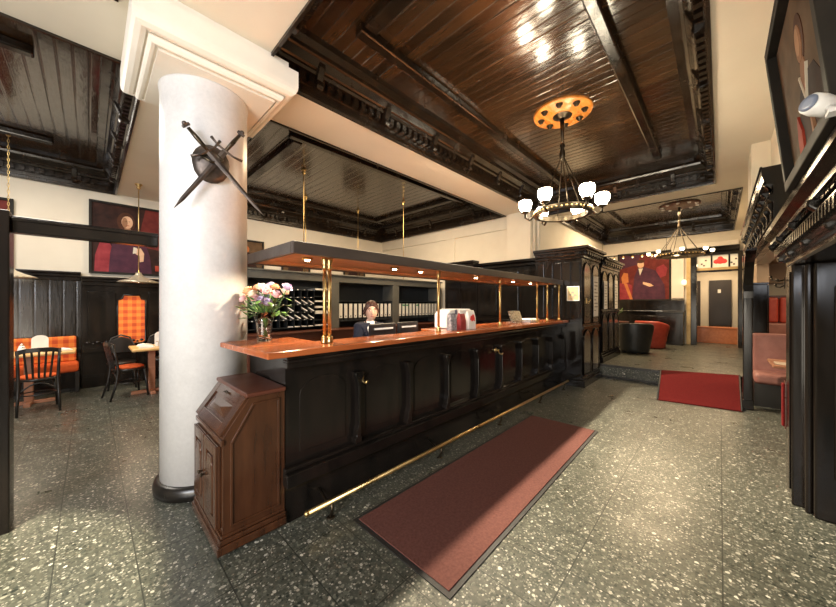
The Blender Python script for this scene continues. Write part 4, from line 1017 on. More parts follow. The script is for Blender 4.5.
def dtable(label, x0, x1, y0, y1, leg):
    t = thing('dining_table', label, 'table', ((x0+x1)/2, (y0+y1)/2, 0))
    MB().box(x0, x1, y0, y1, .735, .77).build('tabletop', 'tablewood', t, bevel=.01)
    cx, cy = (x0+x1)/2, (y0+y1)/2
    MB().box(cx-.045, cx+.045, cy-.045, cy+.045, .05, .735).build('pedestal', leg, t, bevel=.006)
    MB().box(cx-.26, cx+.26, cy-.035, cy+.035, 0, .05).box(cx-.035, cx+.035, cy-.24, cy+.24, 0, .05).build('foot', leg, t, bevel=.008)
dtable('light oak dining table before the orange plaid bench', -1.1, -.15, 7.10, 7.76, 'boothwood')
dtable('light oak dining table beside the grey column', .46, 1.0, 6.62, 7.35, 'boothwood')
def chair(label, loc, rz):
    t = thing('dining_chair', label, 'chair', (0, 0, 0), 'black wooden dining chairs')
    MB().lathe([(.0, .435), (.19, .435), (.205, .445), (.205, .46), (.19, .468), (0, .468)], (0, 0, 0), 28, sx=1.02, sy=1).build('seat', 'blackmatt', t)
    MB().lathe([(.0, .468), (.185, .468), (.19, .485), (.16, .50), (0, .505)], (0, 0, 0), 28).build('seat_pad', 'orangecloth', t)
    for sx in (-1, 1):
        MB().tube([(sx*.15, .15, .44), (sx*.175, .175, .22), (sx*.19, .19, 0)], [.019, .017, .014], 10).build('front_leg', 'blackmatt', t)
        MB().tube([(sx*.19, -.27, 0), (sx*.18, -.20, .25), (sx*.175, -.175, .45), (sx*.18, -.20, .65), (sx*.185, -.245, .86)], [.014, .017, .019, .017, .014], 10).build('rear_leg', 'blackmatt', t)
    pts = [(-.20, -.225, .84), (-.12, -.262, .865), (0, -.275, .872), (.12, -.262, .865), (.20, -.225, .84)]
    r = MB()
    for (dz, hh) in ((0, .03),):
        for a, b in zip(pts, pts[1:]):
            a, b = Vector(a), Vector(b); d = (b-a).normalized(); r.obox((a+b)/2, (b-a)*.52, d.cross(Vector((0, 0, 1)))*.011, (0, 0, hh))
    r.build('crest_rail', 'blackmatt', t, bevel=.006)
    for k in range(5):
        x = -.115+k*.0575; s_ = MB()
        s_.obox((x*1.0, -.228, .66), (.011, 0, 0), (0, .006, 0), (x*.12, -.035, .185)); s_.build('back_slat', 'blackmatt', t, bevel=.003)
    MB().tube([(.165*math.cos(a*PI/12), .165*math.sin(a*PI/12), .24) for a in range(24)], .009, 8, closed=True).build('stretcher_ring', 'blackmatt', t)
    ar = MB()
    ar.tube([(-.185, -.19, .30)] + [(-.17+.34*i/8, -.185, .30+.11*math.sin(PI*i/8)) for i in range(1, 8)] + [(.185, -.19, .30)], .010, 8)
    ar.build('arched_brace', 'blackmatt', t)
    t.location = loc; t.rotation_euler = (0, 0, rz); WO[t] = Vector(loc)
    return t
chair('black slatted dining chair with its back to the room, at the bench table', (-.50, 6.93, 0), .10)
chair('black dining chair turned sideways at the table beside the column', (.44, 6.93, 0), -1.35)
def round_back_chair(label, loc, rz):
    t = thing('dining_chair', label, 'chair', (0, 0, 0), 'black wooden dining chairs')
    MB().lathe([(.0, .43), (.19, .43), (.20, .45), (.19, .468), (0, .47)], (0, 0, 0), 24).build('seat', 'blackmatt', t)
    for sx in (-1, 1):
        for sy in (-1, 1): MB().tube([(sx*.14, sy*.14, .44), (sx*.18, sy*.18, 0)], [.018, .014], 8).build('leg', 'blackmatt', t)
    MB().tube([(-.18, -.17, .45), (-.19, -.21, .70), (-.12, -.24, .87), (0, -.25, .92), (.12, -.24, .87), (.19, -.21, .70), (.18, -.17, .45)], .015, 8).build('back_hoop', 'blackmatt', t)
    MB().prism([(-.15, .60), (.15, .60), (.17, .72), (.11, .85), (0, .89), (-.11, .85), (-.17, .72)], 'y', -.236, -.222).build('back_panel', 'blackmatt', t, bevel=.006)
    t.location = loc; t.rotation_euler = (0, 0, rz)
round_back_chair('black round-backed chair behind the oak table, under the orange panel', (.40, 7.72, 0), PI)
round_back_chair('black round-backed chair in the wall corner right of the orange panel', (.95, 7.78, 0), PI)
# barley twist post by the column
pts = [(1.0+.018*math.cos(k*.9), 6.30+.018*math.sin(k*.9), .02+k*.013) for k in range(58)]
tw = MB().tube(pts, .022, 8)
tw.lathe([(.05, 0), (.05, .03), (.03, .05)], (1.0, 6.30, 0), 14).lathe([(.03, .76), (.04, .79), (.03, .82), (0, .83)], (1.0, 6.30, 0), 14)
tag(tw.build('twisted_post', 'black'), 'black barley-twist post at the bench end next to the column', 'post')
# table things
def menu_stand(label, x, y):
    t = thing('menu_stand', label, 'menu stand', (x, y, .77)); w_ = .085
    pl = [(-w_, 0), (w_, 0), (w_, .17)] + [(w_*math.cos(PI*i/10), .17+w_*.75*math.sin(PI*i/10)) for i in range(1, 10)] + [(-w_, .17)]
    MB().prism([(x+a, .785+b) for a, b in pl], 'y', y-.006, y+.006).build('card', 'white', t)
    MB().box(x-.07, x+.07, y-.03, y+.03, .77, .785).build('base', 'white', t, bevel=.003)
menu_stand('white arched menu stand on the table before the bench', -.52, 7.45)
menu_stand('white arched menu stand on the table beside the column', .86, 7.02)
def napkin(label, x, y, rz=0):
    c, s_ = math.cos(rz), math.sin(rz); mb = MB()
    pr = [(-.10, 0), (.10, 0), (.07, .028), (.0, .042), (-.07, .028)]
    mb.prism(pr, 'y', -.06, .06)
    for v in mb.v: x_, y_ = v.x*c - v.y*s_, v.x*s_ + v.y*c; v.x, v.y, v.z = x+x_, y+y_, .77+v.z
    tag(mb.build('napkin', 'white', bevel=.006), label, 'napkin')
napkin('folded white napkin on the bench table, at its column end', -.28, 7.35, .2)
napkin('folded white napkin on the bench table, toward the black post', -.88, 7.30, .1)
napkin('folded white napkin at the rear of the column-side table', .66, 7.18, .4)
napkin('folded white napkin at the front of the column-side table', .66, 6.85, -.3)
def shaker(label, x, y, mat='glass'):
    t = thing('salt_shaker', label, 'shaker', (x, y, .77))
    MB().lathe([(0, 0), (.022, 0), (.025, .01), (.018, .06), (.016, .07), (0, .07)], (x, y, .77), 14).build('body', 'plastic', t)
    MB().lathe([(.017, .07), (.017, .082), (.008, .09), (0, .09)], (x, y, .77), 14).build('cap', 'chrome', t)
shaker('small salt shaker beside the menu stand on the bench table', -.68, 7.42)
shaker('small salt shaker beside the menu stand on the column-side table', .80, 6.95)
t = thing('sugar_caster', 'cone-shaped glass sugar caster on the bench table', 'sugar caster', (-.70, 7.50, .77))
MB().lathe([(0, 0), (.045, 0), (.05, .01), (.025, .10), (0, .10)], (-.70, 7.50, .77), 16).build('body', 'plastic', t)
MB().lathe([(.026, .10), (.022, .12), (.006, .14), (0, .14)], (-.70, 7.50, .77), 16).build('spout', 'chrome', t)

# pendant lamps
M['shadepale'] = grainy('pale_brass_shade', (.62, .54, .40), (.74, .66, .50), (.22, .34), (1, 1, 1), 6, .02, metal=.6)
def pendant(label, x, y, zs, zc, r, chain):
    t = thing('pendant_lamp', label, 'lamp', (x, y, zs))
    MB().lathe([(r, 0), (r*.92, .015), (r*.55, .055), (r*.26, .10), (.05, .13), (.035, .17), (.02, .175), (.018, .168), (.03, .16), (.045, .125), (r*.25, .094), (r*.54, .05), (r*.90, .010), (r-.004, -.004)], (x, y, zs), 36).build('shade', 'shadepale', t)
    MB().lathe([(0, -.01), (.05, -.005), (.06, .02), (.04, .07), (.02, .10)], (x, y, zs+.005), 18).build('bulb', 'pendbulb', t)
    if chain:
        n = int((zc-zs-.17)/.045); ch = MB()
        for k in range(n):
            z = zs+.175+(zc-zs-.17)*(k+.5)/n; ax = (1, 0) if k % 2 else (0, 1)
            ch.tube([(x+ax[0]*.010*math.cos(a*PI/4), y+ax[1]*.010*math.cos(a*PI/4), z+.030*math.sin(a*PI/4)) for a in range(8)], .0035, 5, closed=True)
        ch.build('chain', 'brass', t)
    else:
        MB().tube([(x, y, zs+.16), (x, y, zc)], .007, 8).build('rod', 'brass', t)
    MB().lathe([(.015, -.09), (.035, -.06), (.02, -.045), (.05, -.015), (.055, 0)], (x, y, zc), 18).build('ceiling_rose', 'brass', t)
    light('pendant_light', 'SPOT', (x, y, zs-.03), 28, (1, .82, .55), .05, (x, y, 0), 150, .4)
pendant('brass cone pendant lamp on a rod in front of the large portrait', .60, 7.40, 1.875, 3.6, .285, False)
pendant('brass cone pendant lamp on a chain by the dark post', -.82, 7.50, 1.885, 4.03, .285, True)

# black post and beam at the left edge
t = thing('post_and_beam', 'black painted wooden post and crossbeam standing at the left edge by the dining corner', 'post', (-.44, 3.44, 0))
MB().box(-.54, -.362, 3.35, 3.53, 0, 2.11).build('post', 'black', t, bevel=.008)
MB().box(-.362, .40, 3.39, 3.49, 1.975, 2.085).build('crossbeam', 'black', t, bevel=.010)
MB().box(-.362, .40, 3.375, 3.505, 2.05, 2.072).build('beam_moulding', 'black', t, bevel=.006)
MB().lathe([(.045, 0), (.048, .006), (.03, .012), (.032, .018), (.012, .022), (0, .03)], (0, 0, 0), 20, mat=Matrix.Rotation(PI/2, 3, 'X')).build('roundel', 'bronze', t).location = (-.405+.44, 3.35-3.44, 1.29)

# ------------------------------------------------------------------ right side: carved arcade
YW = -.47
def dent_run(mb, x0, x1, step, y0, y1, z0, z1, frac=.5):
    n = int((x1-x0)/step); pl = []   # one comb-shaped strip
    for k in range(n):
        a_ = x0+k*step; pl += [(a_, z0), (a_+step*frac, z0), (a_+step*frac, z1-.006), (a_+step, z1-.006)]
    return mb.prism(pl + [(x0+n*step, z1), (x0, z1)], 'y', y0, y1)
def carved_bracket(x, y0, z0, z1, out, parent, wd=.03):
    h = z1-z0
    pr = [(y0, z0), (y0+out*.35, z0+h*.02), (y0+out*.45, z0+h*.2), (y0+out*.30, z0+h*.42), (y0+out*.65, z0+h*.62), (y0+out, z0+h*.82), (y0+out, z1), (y0, z1)]
    MB().prism([(a, b) for a, b in pr], 'x', x-wd, x+wd).build('bracket', 'black', parent, bevel=.008)
t = thing('carved_arcade', 'carved black timber pillar and cornice at the right edge, carrying the leaning portrait', 'arcade', (3.6, -.6, 0))
hd = [(-.62, 1.79), (-.40, 1.79), (-.385, 1.80), (-.385, 1.825), (-.36, 1.835), (-.36, 1.85), (-.335, 1.86), (-.33, 1.93), (-.36, 1.945), (-.36, 1.965), (-.30, 1.975), (-.30, 2.0), (-.265, 2.03), (-.26, 2.06), (-.62, 2.06)]
MB().prism(hd, 'x', -.2, 3.90).build('cornice', 'black', t)
dent_run(MB(), -.15, 3.86, .062, -.335, -.312, 1.865, 1.925, .45).build('dentil_trim', 'black', t)
dent_run(MB(), -.15, 3.86, .085, -.36, -.315, 1.955, 1.978, .6).build('upper_dentil_trim', 'black', t)
for x in (1.2, 1.75, 2.3, 2.85, 3.4, 3.86): carved_bracket(x, -.37, 1.83, 1.975, .085, t)
MB().box(3.62, 3.885, -1.4, -.385, 0, 1.79).build('pillar', 'black', t, bevel=.01)
MB().box(3.50, 3.62, -1.4, -.475, 0, 1.79).box(3.545, 3.62, -.475, -.440, 0, 1.79).build('pilaster', 'black', t, bevel=.012)
MB().box(3.488, 3.50, -.80, -.56, .30, 1.62).build('raised_panel', 'black', t, bevel=.01)
MB().box(3.66, 3.82, -.385, -.377, .1, 1.74).build('jamb_board', 'black', t, bevel=.004)
t2 = thing('red_jamb_guard', 'narrow red padded guard strip on the edge of the carved pillar', 'guard', (3.86, -.38, .5))
MB().box(3.83, 3.885, -.374, -.358, .52, .86).build('pad', 'redcarpet', t2, bevel=.006)
MB().box(3.825, 3.888, -.377, -.373, .50, .88).build('backing', 'reddark', t2)
h = thing('coat_hook', 'small ornate double coat hook on the carved pillar edge', 'hook', (3.86, -.377, 1.64))
MB().box(3.85, 3.875, -.377, -.371, 1.62, 1.71).build('plate', 'bronze', h, bevel=.003)
MB().tube([(3.862, -.372, 1.69), (3.862, -.34, 1.68), (3.862, -.31, 1.69), (3.862, -.30, 1.715)], .006, 8).sph((3.862, -.30, 1.718), .010).tube([(3.862, -.372, 1.645), (3.862, -.35, 1.63), (3.862, -.33, 1.635), (3.862, -.325, 1.65)], .005, 8).sph((3.862, -.325, 1.652), .009).sph((3.862, -.335, 1.69), .011, 8).build('hooks', 'bronze', h)

t = thing('upper_cornice', 'carved black box cornice along the far part of the right opening', 'cornice', (6.1, -.38, 2.06))
up = [(-.50, 2.20), (-.40, 2.20), (-.37, 2.215), (-.34, 2.22), (-.33, 2.25), (-.345, 2.27), (-.345, 2.42), (-.31, 2.44), (-.31, 2.47), (-.345, 2.49), (-.345, 2.57), (-.29, 2.60), (-.275, 2.66), (-.27, 2.74), (-.50, 2.74)]
MB().prism([(max(a_, -.468), b_) for a_, b_ in up], 'x', 4.25, 8.2).build('body', 'black', t)
for z, y in ((2.455, -.31), (2.235, -.335), (2.60, -.292), (2.74, -.27)): MB().tube([(4.25, y, z), (8.2, y, z)], .010, 8).build('bead_moulding', 'black', t)
for k in range(12): carved_bracket(4.32+k*.34, -.347, 2.27, 2.42, .035, t, .02)
for k in range(12): carved_bracket(4.32+k*.34, -.347, 2.49, 2.60, .055, t, .02)
t = thing('arcade_post', 'black timber post with curved brace at the ramp end of the opening', 'post', (6.47, -.28, 0))
MB().box(6.42, 6.56, -.33, -.235, 0, 2.195).build('post', 'black', t, bevel=.010)
MB().box(6.41, 6.57, -.34, -.232, 0, .14).build('post_base', 'black', t, bevel=.006)
oc = [(5.80+.62*math.cos(k*PI/20), 1.575+.60*math.sin(k*PI/20)) for k in range(11)]
ci = [(min(5.80+.70*math.cos(k*PI/20), 6.42), min(1.575+.68*math.sin(k*PI/20), 2.198)) for k in range(11)]
MB().prism(oc + ci[::-1], 'y', -.335, -.24).build('curved_brace', 'black', t)
# leaning portrait on the cornice
O = Vector((2.405, -.270, 2.112)); U = Vector((-1, 0, 0)); V = Vector((0, .10, 1)).normalized()
L = [('p_umber', rect(0, .84, 0, .645)), ('p_dark', [(.22, 0), (.74, 0), (.70, .16), (.60, .27), (.44, .30), (.33, .26), (.26, .14)]), ('p_hair', ell(.455, .44, .075, .10)), ('p_shadeflesh', [(.40, .30), (.45, .20), (.51, .30), (.48, .36), (.43, .36)]), ('p_shadeflesh', ell(.45, .425, .050, .075)), ('p_lightflesh', ell(.445, .435, .034, .055)), ('p_white', [(.385, .31), (.395, .315), (.452, .205), (.515, .315), (.525, .31), (.452, .18)]), ('p_red', [(.22, 0), (.30, 0), (.32, .12), (.27, .20), (.235, .12)]), ('p_shadeflesh', [(.49, 0), (.52, 0), (.50, .14), (.485, .14)])]
picture('large black-framed portrait leaning forward on the right cornice', O, U, V, .84, .645, L, .045, .05)
t = thing('clip_spotlight', 'white plastic spotlight clipped to the right cornice edge before the portrait', 'spotlight', (1.38, -.25, 2.0))
b0 = Vector((1.42, -.205, 2.055)); RM = Matrix.Rotation(2.3, 3, 'Z') @ Matrix.Rotation(1.35, 3, 'Y') @ Matrix.Scale(.72, 3)
hs = MB().lathe([(0, -.070), (.022, -.066), (.036, -.035), (.040, .015), (.036, .045), (.028, .048)], (0, 0, 0), 24, mat=RM)
for v in hs.v: v += b0
hs.build('housing', 'plastic', t)
rg = MB().lathe([(.016, .047), (.030, .047), (.030, .053), (.016, .053)], (0, 0, 0), 24, mat=RM)
for v in rg.v: v += b0
rg.build('dark_ring', 'blueplastic', t)
MB().box(1.37, 1.41, -.258, -.21, 2.012, 2.022).box(1.37, 1.41, -.258, -.235, 2.022, 2.034).tube([(1.39, -.225, 2.02), (1.41, -.21, 2.045)], .008, 10).build('clamp', 'plastic', t)
t = thing('wall_ornament', 'small dark carved ornament on the cream wall above the far cornice', 'ornament', (5.9, -.47, 2.95))
MB().tube([(5.9, -.46, 2.9), (5.9, -.43, 3.0), (5.9, -.45, 3.1), (5.9, -.42, 3.16), (5.9, -.46, 3.2)], [.015, .03, .02, .028, .01], 8).build('carving', 'bronze', t)

# ------------------------------------------------------------------ alcove with pink booths
def booth(name, label, x0, x1, y0, y1, zb, back, matk, channel=None):
    t = thing(name, label, 'bench', ((x0+x1)/2, (y0+y1)/2, zb))
    MB().box(x0+.04, x1, y0, y1, zb, zb+.33).build('plinth', 'blackmatt', t)
    MB().box(x0, x1-.10, y0, y1, zb+.33, zb+.48).build('seat_cushion', matk, t, bevel=.05, seg=4)
    MB().box(x1-.16, x1, y0, y1, zb+.44, zb+back).build('backrest', matk, t, bevel=.035, seg=3)
    return t
booth('booth_bench', 'dusty pink leather booth bench behind the post, nearest in the alcove', 6.72, 7.28, -1.9, -.36, 0, 1.04, 'pinkleather')
t = thing('booth_divider', 'black panel divider rising behind the nearest pink bench', 'divider', (7.34, -.45, 0))
MB().box(7.30, 7.36, -.535, -.33, 0, 1.80).build('panel', 'black', t, bevel=.006)
MB().box(7.285, 7.375, -.55, -.31, 1.80, 1.83).build('cap', 'black', t, bevel=.006)
b = booth('booth_bench', 'pink booth bench with tall red channelled back, deeper in the alcove', 8.9, 9.4, -2.2, -.66, 0, 1.12, 'pinkleather')
for k in range(9):
    y = -.67-k*.165; MB().box(9.30, 9.42, y-.155, y, 1.12, 1.62).build('channel_back', 'redleather', b, bevel=.04, seg=3)
MB().box(9.42, 9.47, -2.2, -.66, 0, 1.66).build('back_board', 'reddark', b)
def btable(label, x0, x1, y0, y1):
    t = thing('booth_table', label, 'table', ((x0+x1)/2, (y0+y1)/2, 0))
    MB().box(x0, x1, y0, y1, .72, .755).build('tabletop', 'boothwood', t, bevel=.008)
    MB().tube([((x0+x1)/2, (y0+y1)/2, .02), ((x0+x1)/2, (y0+y1)/2, .72)], .035, 12).build('pedestal', 'darkplastic', t)
    MB().lathe([(.22, 0), (.22, .012), (.05, .035), (0, .035)], ((x0+x1)/2, (y0+y1)/2, 0), 24).build('foot', 'darkplastic', t)
btable('brown booth table before the nearest pink bench', 5.72, 6.36, -1.2, -.46)
tag(MB().box(5.80, 6.06, -.80, -.49, .757, .759).build('place_mat', 'tan'), 'pale place mat on the booth table', 'place mat')

# ------------------------------------------------------------------ raised far room
t = thing('dado_bar', 'black panelled bar front with a ledge below the big far painting', 'panelling', (12.5, 1.9, UP))
MB().box(12.45, 12.69, .78, 2.98, UP, 1.60).build('panelling', 'black', t)
MB().box(12.36, 12.69, .76, 2.98, .98+UP, 1.02+UP).build('ledge', 'black', t, bevel=.006)
MB().box(12.05, 12.45, .78, 1.42, UP, .96+UP).build('end_cupboard', 'black', t, bevel=.01)
MB().box(12.02, 12.45, .76, 1.44, .96+UP, .985+UP).build('cupboard_top', 'black', t, bevel=.006)
for k in range(4): MB().box(12.435, 12.45, 1.46+k*.38, 1.78+k*.38, UP+.2, UP+.85).build('raised_panel', 'black', t, bevel=.01)
for k in range(2): MB().box(12.035, 12.05, .83+k*.29, 1.08+k*.29, UP+.12, UP+.85).build('raised_panel', 'black', t, bevel=.01)
MB().box(12.35, 12.36, 1.3, 2.9, 1.0+UP, 1.012+UP).build('ledge_edge', 'chrome', t)
L = [('p_maroon', rect(0, 1.34, 0, 1.62)), ('p_plum', [(0, 1.1), (.5, 1.25), (.6, 1.62), (0, 1.62)]), ('p_maroon', [(.55, 1.1), (.9, 1.3), (1.34, 1.2), (1.34, 1.62), (.6, 1.62)]), ('p_wine', [(1.0, .70), (1.25, .80), (1.30, 1.05), (1.20, 1.20), (1.02, 1.1)]), ('p_plum', [(.36, 0), (1.25, 0), (1.22, .5), (1.0, 1.0), (.72, 1.14), (.52, 1.12), (.42, .8)]), ('p_wine', [(0, 0), (.34, 0), (.36, .5), (.2, .62), (0, .6)]), ('p_orange', [(.12, .60), (.22, .58), (.38, .0), (.30, .0)]), ('p_orange', [(.08, .58), (.26, .62), (.24, .95), (.12, .98), (.05, .8)]), ('p_flesh', ell(.60, 1.24, .09, .125)), ('p_hair', ell(.60, 1.35, .11, .06)), ('p_white', [(.54, 1.10), (.66, 1.10), (.58, .85)]), ('p_flesh', [(.66, .62), (.86, .55), (.95, .47), (.84, .44), (.66, .54)])]
picture('huge dark red far painting of a seated figure with an orange staff', (12.66, 2.50, 1.64), (0, -1, 0), (0, 0, 1), 1.34, 1.50, [(m, [(a, b*1.5/1.62) for a, b in p]) for m, p in L], .05, .05)
tag(MB().box(12.62, 12.66, .80, 1.10, 1.66, 3.22).build('wall_panel', 'plaster', bevel=.006), 'tall pale wall panel between the far painting and the doorway', 'panel')
t = thing('picture_light_rail', 'black rail of small lit lamps hung before the far painting', 'light rail', (11.9, 1.9, 3.06))
MB().tube([(11.9, 1.10, 3.02), (11.9, 2.9, 3.06)], .02, 8).build('rail', 'black', t)
for y in (1.15, 2.85): MB().tube([(11.9, y, 3.03), (11.9, y, 4.03)], .005, 6).build('hanger', 'black', t)
for k in range(7):
    y = 1.25+k*.25
    l = MB().lathe([(.012, .03), (.03, .0), (.045, -.045), (.035, -.045), (.0, -.02)], (11.9, y, 3.0), 12).build('lamp_cup', 'brass', t)
    MB().sph((11.9, y, 2.963), .022, 8).build('bulb', 'farbulb', l)
def armchair(label, loc, rz, mat_):
    t = thing('tub_armchair', label, 'armchair', (0, 0, 0), None)
    n = 22; vs = []; fs = []
    for j, (z, ro, ri) in enumerate(((.02, .30, .22), (.10, .31, .24), (.42, .36, .29), (.72, .40, .33), (.76, .39, .345))):
        for i in range(n+1):
            a = math.radians(-40 + 260*i/n); dz = 0 if z < .5 else -.16*max(0, abs(i/n-.5)*2-.35)/.65
            vs.append((ro*math.cos(a), -ro*math.sin(a), z+dz))
        for i in range(n+1):
            a = math.radians(-40 + 260*i/n); dz = 0 if z < .5 else -.16*max(0, abs(i/n-.5)*2-.35)/.65
            vs.append((ri*math.cos(a), -ri*math.sin(a), z+dz))
    m = n+1
    for j in range(4):
        for i in range(n):
            fs.append((j*2*m+i, j*2*m+i+1, (j+1)*2*m+i+1, (j+1)*2*m+i)); fs.append((j*2*m+m+i+1, j*2*m+m+i, (j+1)*2*m+m+i, (j+1)*2*m+m+i+1))
        for e in (0, n): fs.append((j*2*m+e, (j+1)*2*m+e, (j+1)*2*m+m+e, j*2*m+m+e))
    for i in range(n):
        fs.append((i, m+i, m+i+1, i+1)); fs.append((8*m+i, 8*m+i+1, 9*m+i+1, 9*m+i))
    s = MB().add(vs, fs, True).build('shell', mat_, t); WO[s] = Vector((0, 0, 0))
    MB().lathe([(0, .06), (.27, .06), (.29, .12), (.30, .38), (.27, .42), (0, .43)], (0, .03, 0), 26).build('seat_cushion', mat_, t)
    for a in range(4): MB().lathe([(.02, 0), (.025, .06)], (.2*math.cos(a*PI/2+.78), .2*math.sin(a*PI/2+.78), 0), 10).build('foot', 'darkplastic', t)
    t.location = loc; t.rotation_euler = (0, 0, rz)
armchair('black leather tub armchair with its back to the room on the raised floor', (9.55, 1.56, UP), -1.3, 'blackleather')
armchair('red leather tub armchair behind the black one on the raised floor', (10.9, 1.38, UP), -1.9, 'redleather')
t = thing('lounge_table', 'dark round lounge table behind the black armchair', 'table', (10.4, 2.25, UP))
MB().lathe([(.40, .70), (.42, .71), (.42, .735), (0, .74)], (10.4, 2.25, UP), 32).build('tabletop', 'reddark', t)
MB().tube([(10.4, 2.25, UP+.02), (10.4, 2.25, UP+.71)], .035, 12).build('pedestal', 'darkplastic', t)
MB().lathe([(.26, 0), (.26, .015), (.05, .04)], (10.4, 2.25, UP), 24).build('foot', 'darkplastic', t)
t = thing('bud_vase', 'small white vase with green sprigs on the lounge table', 'vase', (10.42, 2.12, UP+.74))
MB().lathe([(0, 0), (.035, 0), (.04, .03), (.025, .12), (.03, .16), (.022, .16)], (10.42, 2.12, UP+.74), 16).build('vase', 'plastic', t)
for k in range(9):
    a = k*.7; s = MB(); b = Vector((10.42, 2.12, UP+.88)); e = b + Vector((.12*math.cos(a), .16*math.sin(a), .14+.03*(k % 3)))
    s.tube([b, (b+e)/2 + Vector((0, 0, .03)), e], .004, 5)
    d = (e-b).normalized(); sd = d.cross(Vector((0, 0, 1))).normalized()
    s.add([e - d*.05, e + sd*.02, e + d*.05, e - sd*.02], [(0, 1, 2, 3)]); s.build('sprig', 'leaf', t)
# doorway to the corridor
t = thing('doorway_portal', 'tall black doorway frame with gilt strip and coloured glass above, leading to the corridor', 'doorway', (12.65, .15, UP))
MB().box(12.50, 12.70, .50, .64, UP, 2.98).box(12.50, 12.70, -.46, -.36, UP, 2.98).build('jamb', 'black', t, bevel=.01)
MB().box(12.56, 12.70, .64, .74, UP, 2.95).build('gilt_strip', 'gold', t, bevel=.006)
MB().box(12.50, 12.70, -.36, .50, 2.90, 2.98).build('lintel', 'black', t, bevel=.006)
MB().box(12.52, 12.70, -.36, .50, 2.42, 2.47).build('transom', 'black', t, bevel=.006)
MB().box(12.60, 12.66, -.36, .50, 2.475, 2.55).build('pelmet', 'gold', t, bevel=.004)
fl = thing('stained_glass_panel', 'backlit cream glass panels with a red flower above the corridor doorway', 'window', (12.64, .07, 2.55))
for k, (a, b) in enumerate(((.20, .49), (-.17, .16), (-.36, -.21))):
    p = MB().box(12.63, 12.65, a, b, 2.555, 2.895).build('glass_pane', 'creamglass', fl)
    if k == 1:
        q = MB()
        for (dy, dz, r_) in ((0, .02, .095), (.08, 0, .065), (-.08, 0, .065), (0, .09, .055)): q.lathe([(r_, 0), (r_*.9, .004), (0, .005)], (12.63, (a+b)/2+dy, 2.72+dz), 14, mat=Matrix.Rotation(-PI/2, 3, 'Y'))
        q.build('red_flower', 'redglass', p)
    else:
        q = MB()
        for (dy, dz) in ((-.04, .05), (.05, -.05), (0, -.10)):
            q.box(12.625, 12.632, (a+b)/2+dy-.02, (a+b)/2+dy+.02, 2.72+dz-.02, 2.72+dz+.02)
        q.build('dark_marks', 'reddark', p)
for y in (.18, -.19): MB().box(12.60, 12.67, y-.02, y+.02, 2.55, 2.90).build('glazing_bar', 'black', fl)
t = thing('corridor_desk', 'low orange wooden bench front across the corridor floor', 'bench', (13.6, .1, UP))
MB().box(13.5, 13.9, -.40, .72, UP+.0, UP+.46).build('front', 'orangewood', t, bevel=.008)
MB().box(13.48, 13.92, -.42, .74, UP+.46, UP+.50).build('top', 'orangewood', t, bevel=.006)
struct('door_1', MB().box(14.93, 15.0, -.28, .28, UP, 2.30), 'door', .008, 'dark corridor door with a small white sign')
struct('door_2', MB().box(14.93, 15.0, .50, .95, UP, 2.30), 'door', .008, 'dark corridor door left of the signed one')
tag(MB().box(14.915, 14.928, -.02, .06, 1.86, 1.98).build('door_sign', 'white', bevel=.003), 'small white sign on the dark corridor door', 'sign')
t = thing('ceiling_spot', 'pair of lit ceiling spots in the corridor', 'lamp', (13.4, .25, 2.88))
for y in (.12, .30):
    r = MB().lathe([(.05, 0), (.05, .02), (.035, .02)], (13.4, y, 2.875), 14).build('ring', 'chrome', t)
    MB().lathe([(0, .004), (.032, .006), (.032, .02)], (13.4, y, 2.873), 12).build('lamp', 'smallbulb', r)
t = thing('wall_sconce', 'glowing brass wall sconce left of the corridor doorway', 'lamp', (12.62, .80, 2.0))
MB().box(12.66, 12.70, .76, .82, 2.0, 2.2).build('plate', 'brass', t)
MB().lathe([(.02, 0), (.06, .03), (.065, .12), (.04, .16), (0, .17)], (12.58, .79, 2.06), 14).build('shade', 'sconceglow', t)

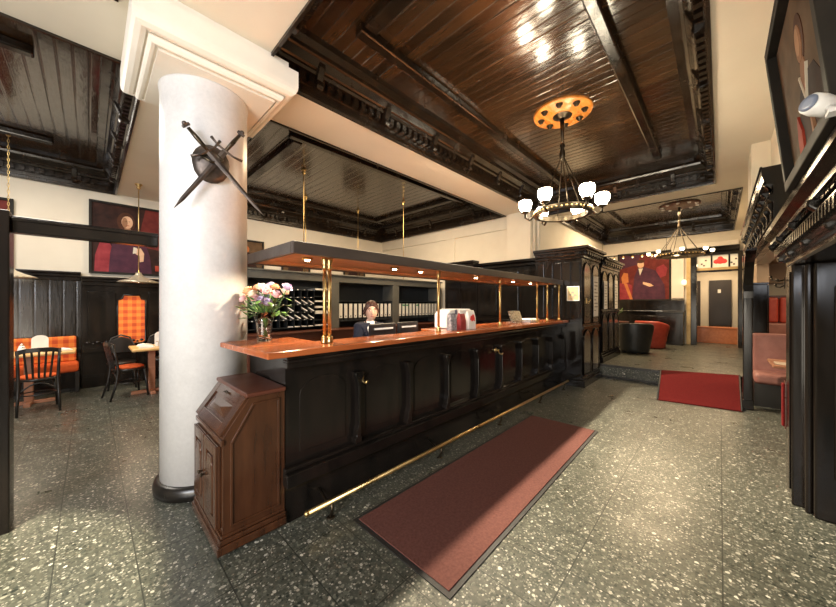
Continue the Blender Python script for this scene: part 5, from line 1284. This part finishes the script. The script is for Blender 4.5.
# ------------------------------------------------------------------ chandeliers
def chandelier(label, cx, cy, zr, R, zc, n, bulb, sc, plate):
    t = thing('chandelier', label, 'chandelier', (cx, cy, zr))
    if plate:
        MB().lathe([(.0, -.035), (.10, -.035), (.115, -.05), (.16, -.05), (.17, -.03), (.33, -.028), (.355, -.02), (.36, 0)], (cx, cy, zc), 48).build('ceiling_disc', 'orangedisc', t)
        MB().lathe([(0, -.085), (.06, -.08), (.085, -.055), (.12, -.05), (.125, -.035)], (cx, cy, zc), 32).build('disc_boss', 'bronze', t)
        for k in range(8):
            a = 2*PI*k/8+.2
            MB().lathe([(.018, -.06), (.026, -.055), (.03, -.035), (.042, -.03), (.045, -.02)], (cx+.265*math.cos(a), cy+.265*math.sin(a), zc-.01), 14).build('disc_socket', 'bronze', t)
    else:
        MB().lathe([(.0, -.03), (.40, -.03), (.42, -.02), (.42, 0)], (cx, cy, zc), 40).build('ceiling_disc', 'reddark', t)
        for k in range(10):
            a = 2*PI*k/10; MB().lathe([(.0, -.05), (.03, -.045), (.04, -.02)], (cx+.36*math.cos(a), cy+.36*math.sin(a), zc-.01), 10).build('disc_lamp', 'plastic', t)
    zh = zr + (zc-zr)*.55
    MB().tube([(cx, cy, zc-.06), (cx, cy, zh+.18)], [.03, .018], 12).lathe([(.018, .2), (.035, .16), (.02, .12), (.04, .05), (.035, .0), (.015, -.04)], (cx, cy, zh), 16).build('stem', 'bronze', t)
    for k in range(n):
        a = 2*PI*(k+.5)/n
        MB().tube([(cx+.02*math.cos(a), cy+.02*math.sin(a), zh), (cx+R*.72*math.cos(a), cy+R*.72*math.sin(a), zr+.03)], .006, 6).build('rod', 'bronze', t)
    rg = MB(); vs = []; fs = []; N = 48
    for r_, z in ((R*.66, -.03), (R*.66, .035), (R*.74, .045), (R*.78, .035), (R*.78, -.03), (R*.72, -.04)):
        vs += [(cx+r_*math.cos(2*PI*i/N), cy+r_*math.sin(2*PI*i/N), zr+z) for i in range(N)]
    for j in range(6):
        for i in range(N): fs.append((j*N+i, j*N+(i+1) % N, ((j+1) % 6)*N+(i+1) % N, ((j+1) % 6)*N+i))
    rg.add(vs, fs).build('ring_band', 'bronze', t)
    bd = MB()
    for i in range(40):
        a = 2*PI*i/40; bd.sph((cx+R*.785*math.cos(a), cy+R*.785*math.sin(a), zr), .014, 6)
    bd.build('beaded_trim', 'brass', t)
    for k in range(n):
        a = 2*PI*k/n + .946; c, s_ = math.cos(a), math.sin(a)
        arm = MB().tube([(cx+R*.76*c, cy+R*.76*s_, zr), (cx+R*.9*c, cy+R*.9*s_, zr-.06*sc), (cx+R*1.02*c, cy+R*1.02*s_, zr-.02*sc), (cx+R*1.02*c, cy+R*1.02*s_, zr+.04*sc)], .016*sc, 8)
        arm.lathe([(.02*sc, .03*sc), (.055*sc, .045*sc), (.05*sc, .06*sc), (.02*sc, .06*sc)], (cx+R*1.02*c, cy+R*1.02*s_, zr), 14)
        o = arm.build('arm', 'bronze', t)
        MB().lathe([(.03*sc, .06*sc), (.055*sc, .075*sc), (.078*sc, .115*sc), (.085*sc, .165*sc), (.078*sc, .20*sc), (.07*sc, .205*sc), (.0, .17*sc)], (cx+R*1.02*c, cy+R*1.02*s_, zr), 20).build('shade', bulb, o)
chandelier('lit ring chandelier with opal glass bowls hanging over the open floor', 4.34, 1.51, 2.70, .455, 4.03, 6, 'bulb', 1.0, True)
chandelier('dark ring chandelier with small lamps hanging in the raised far room', 10.5, .76, 2.74, .62, 4.03, 8, 'farbulb', .55, False)
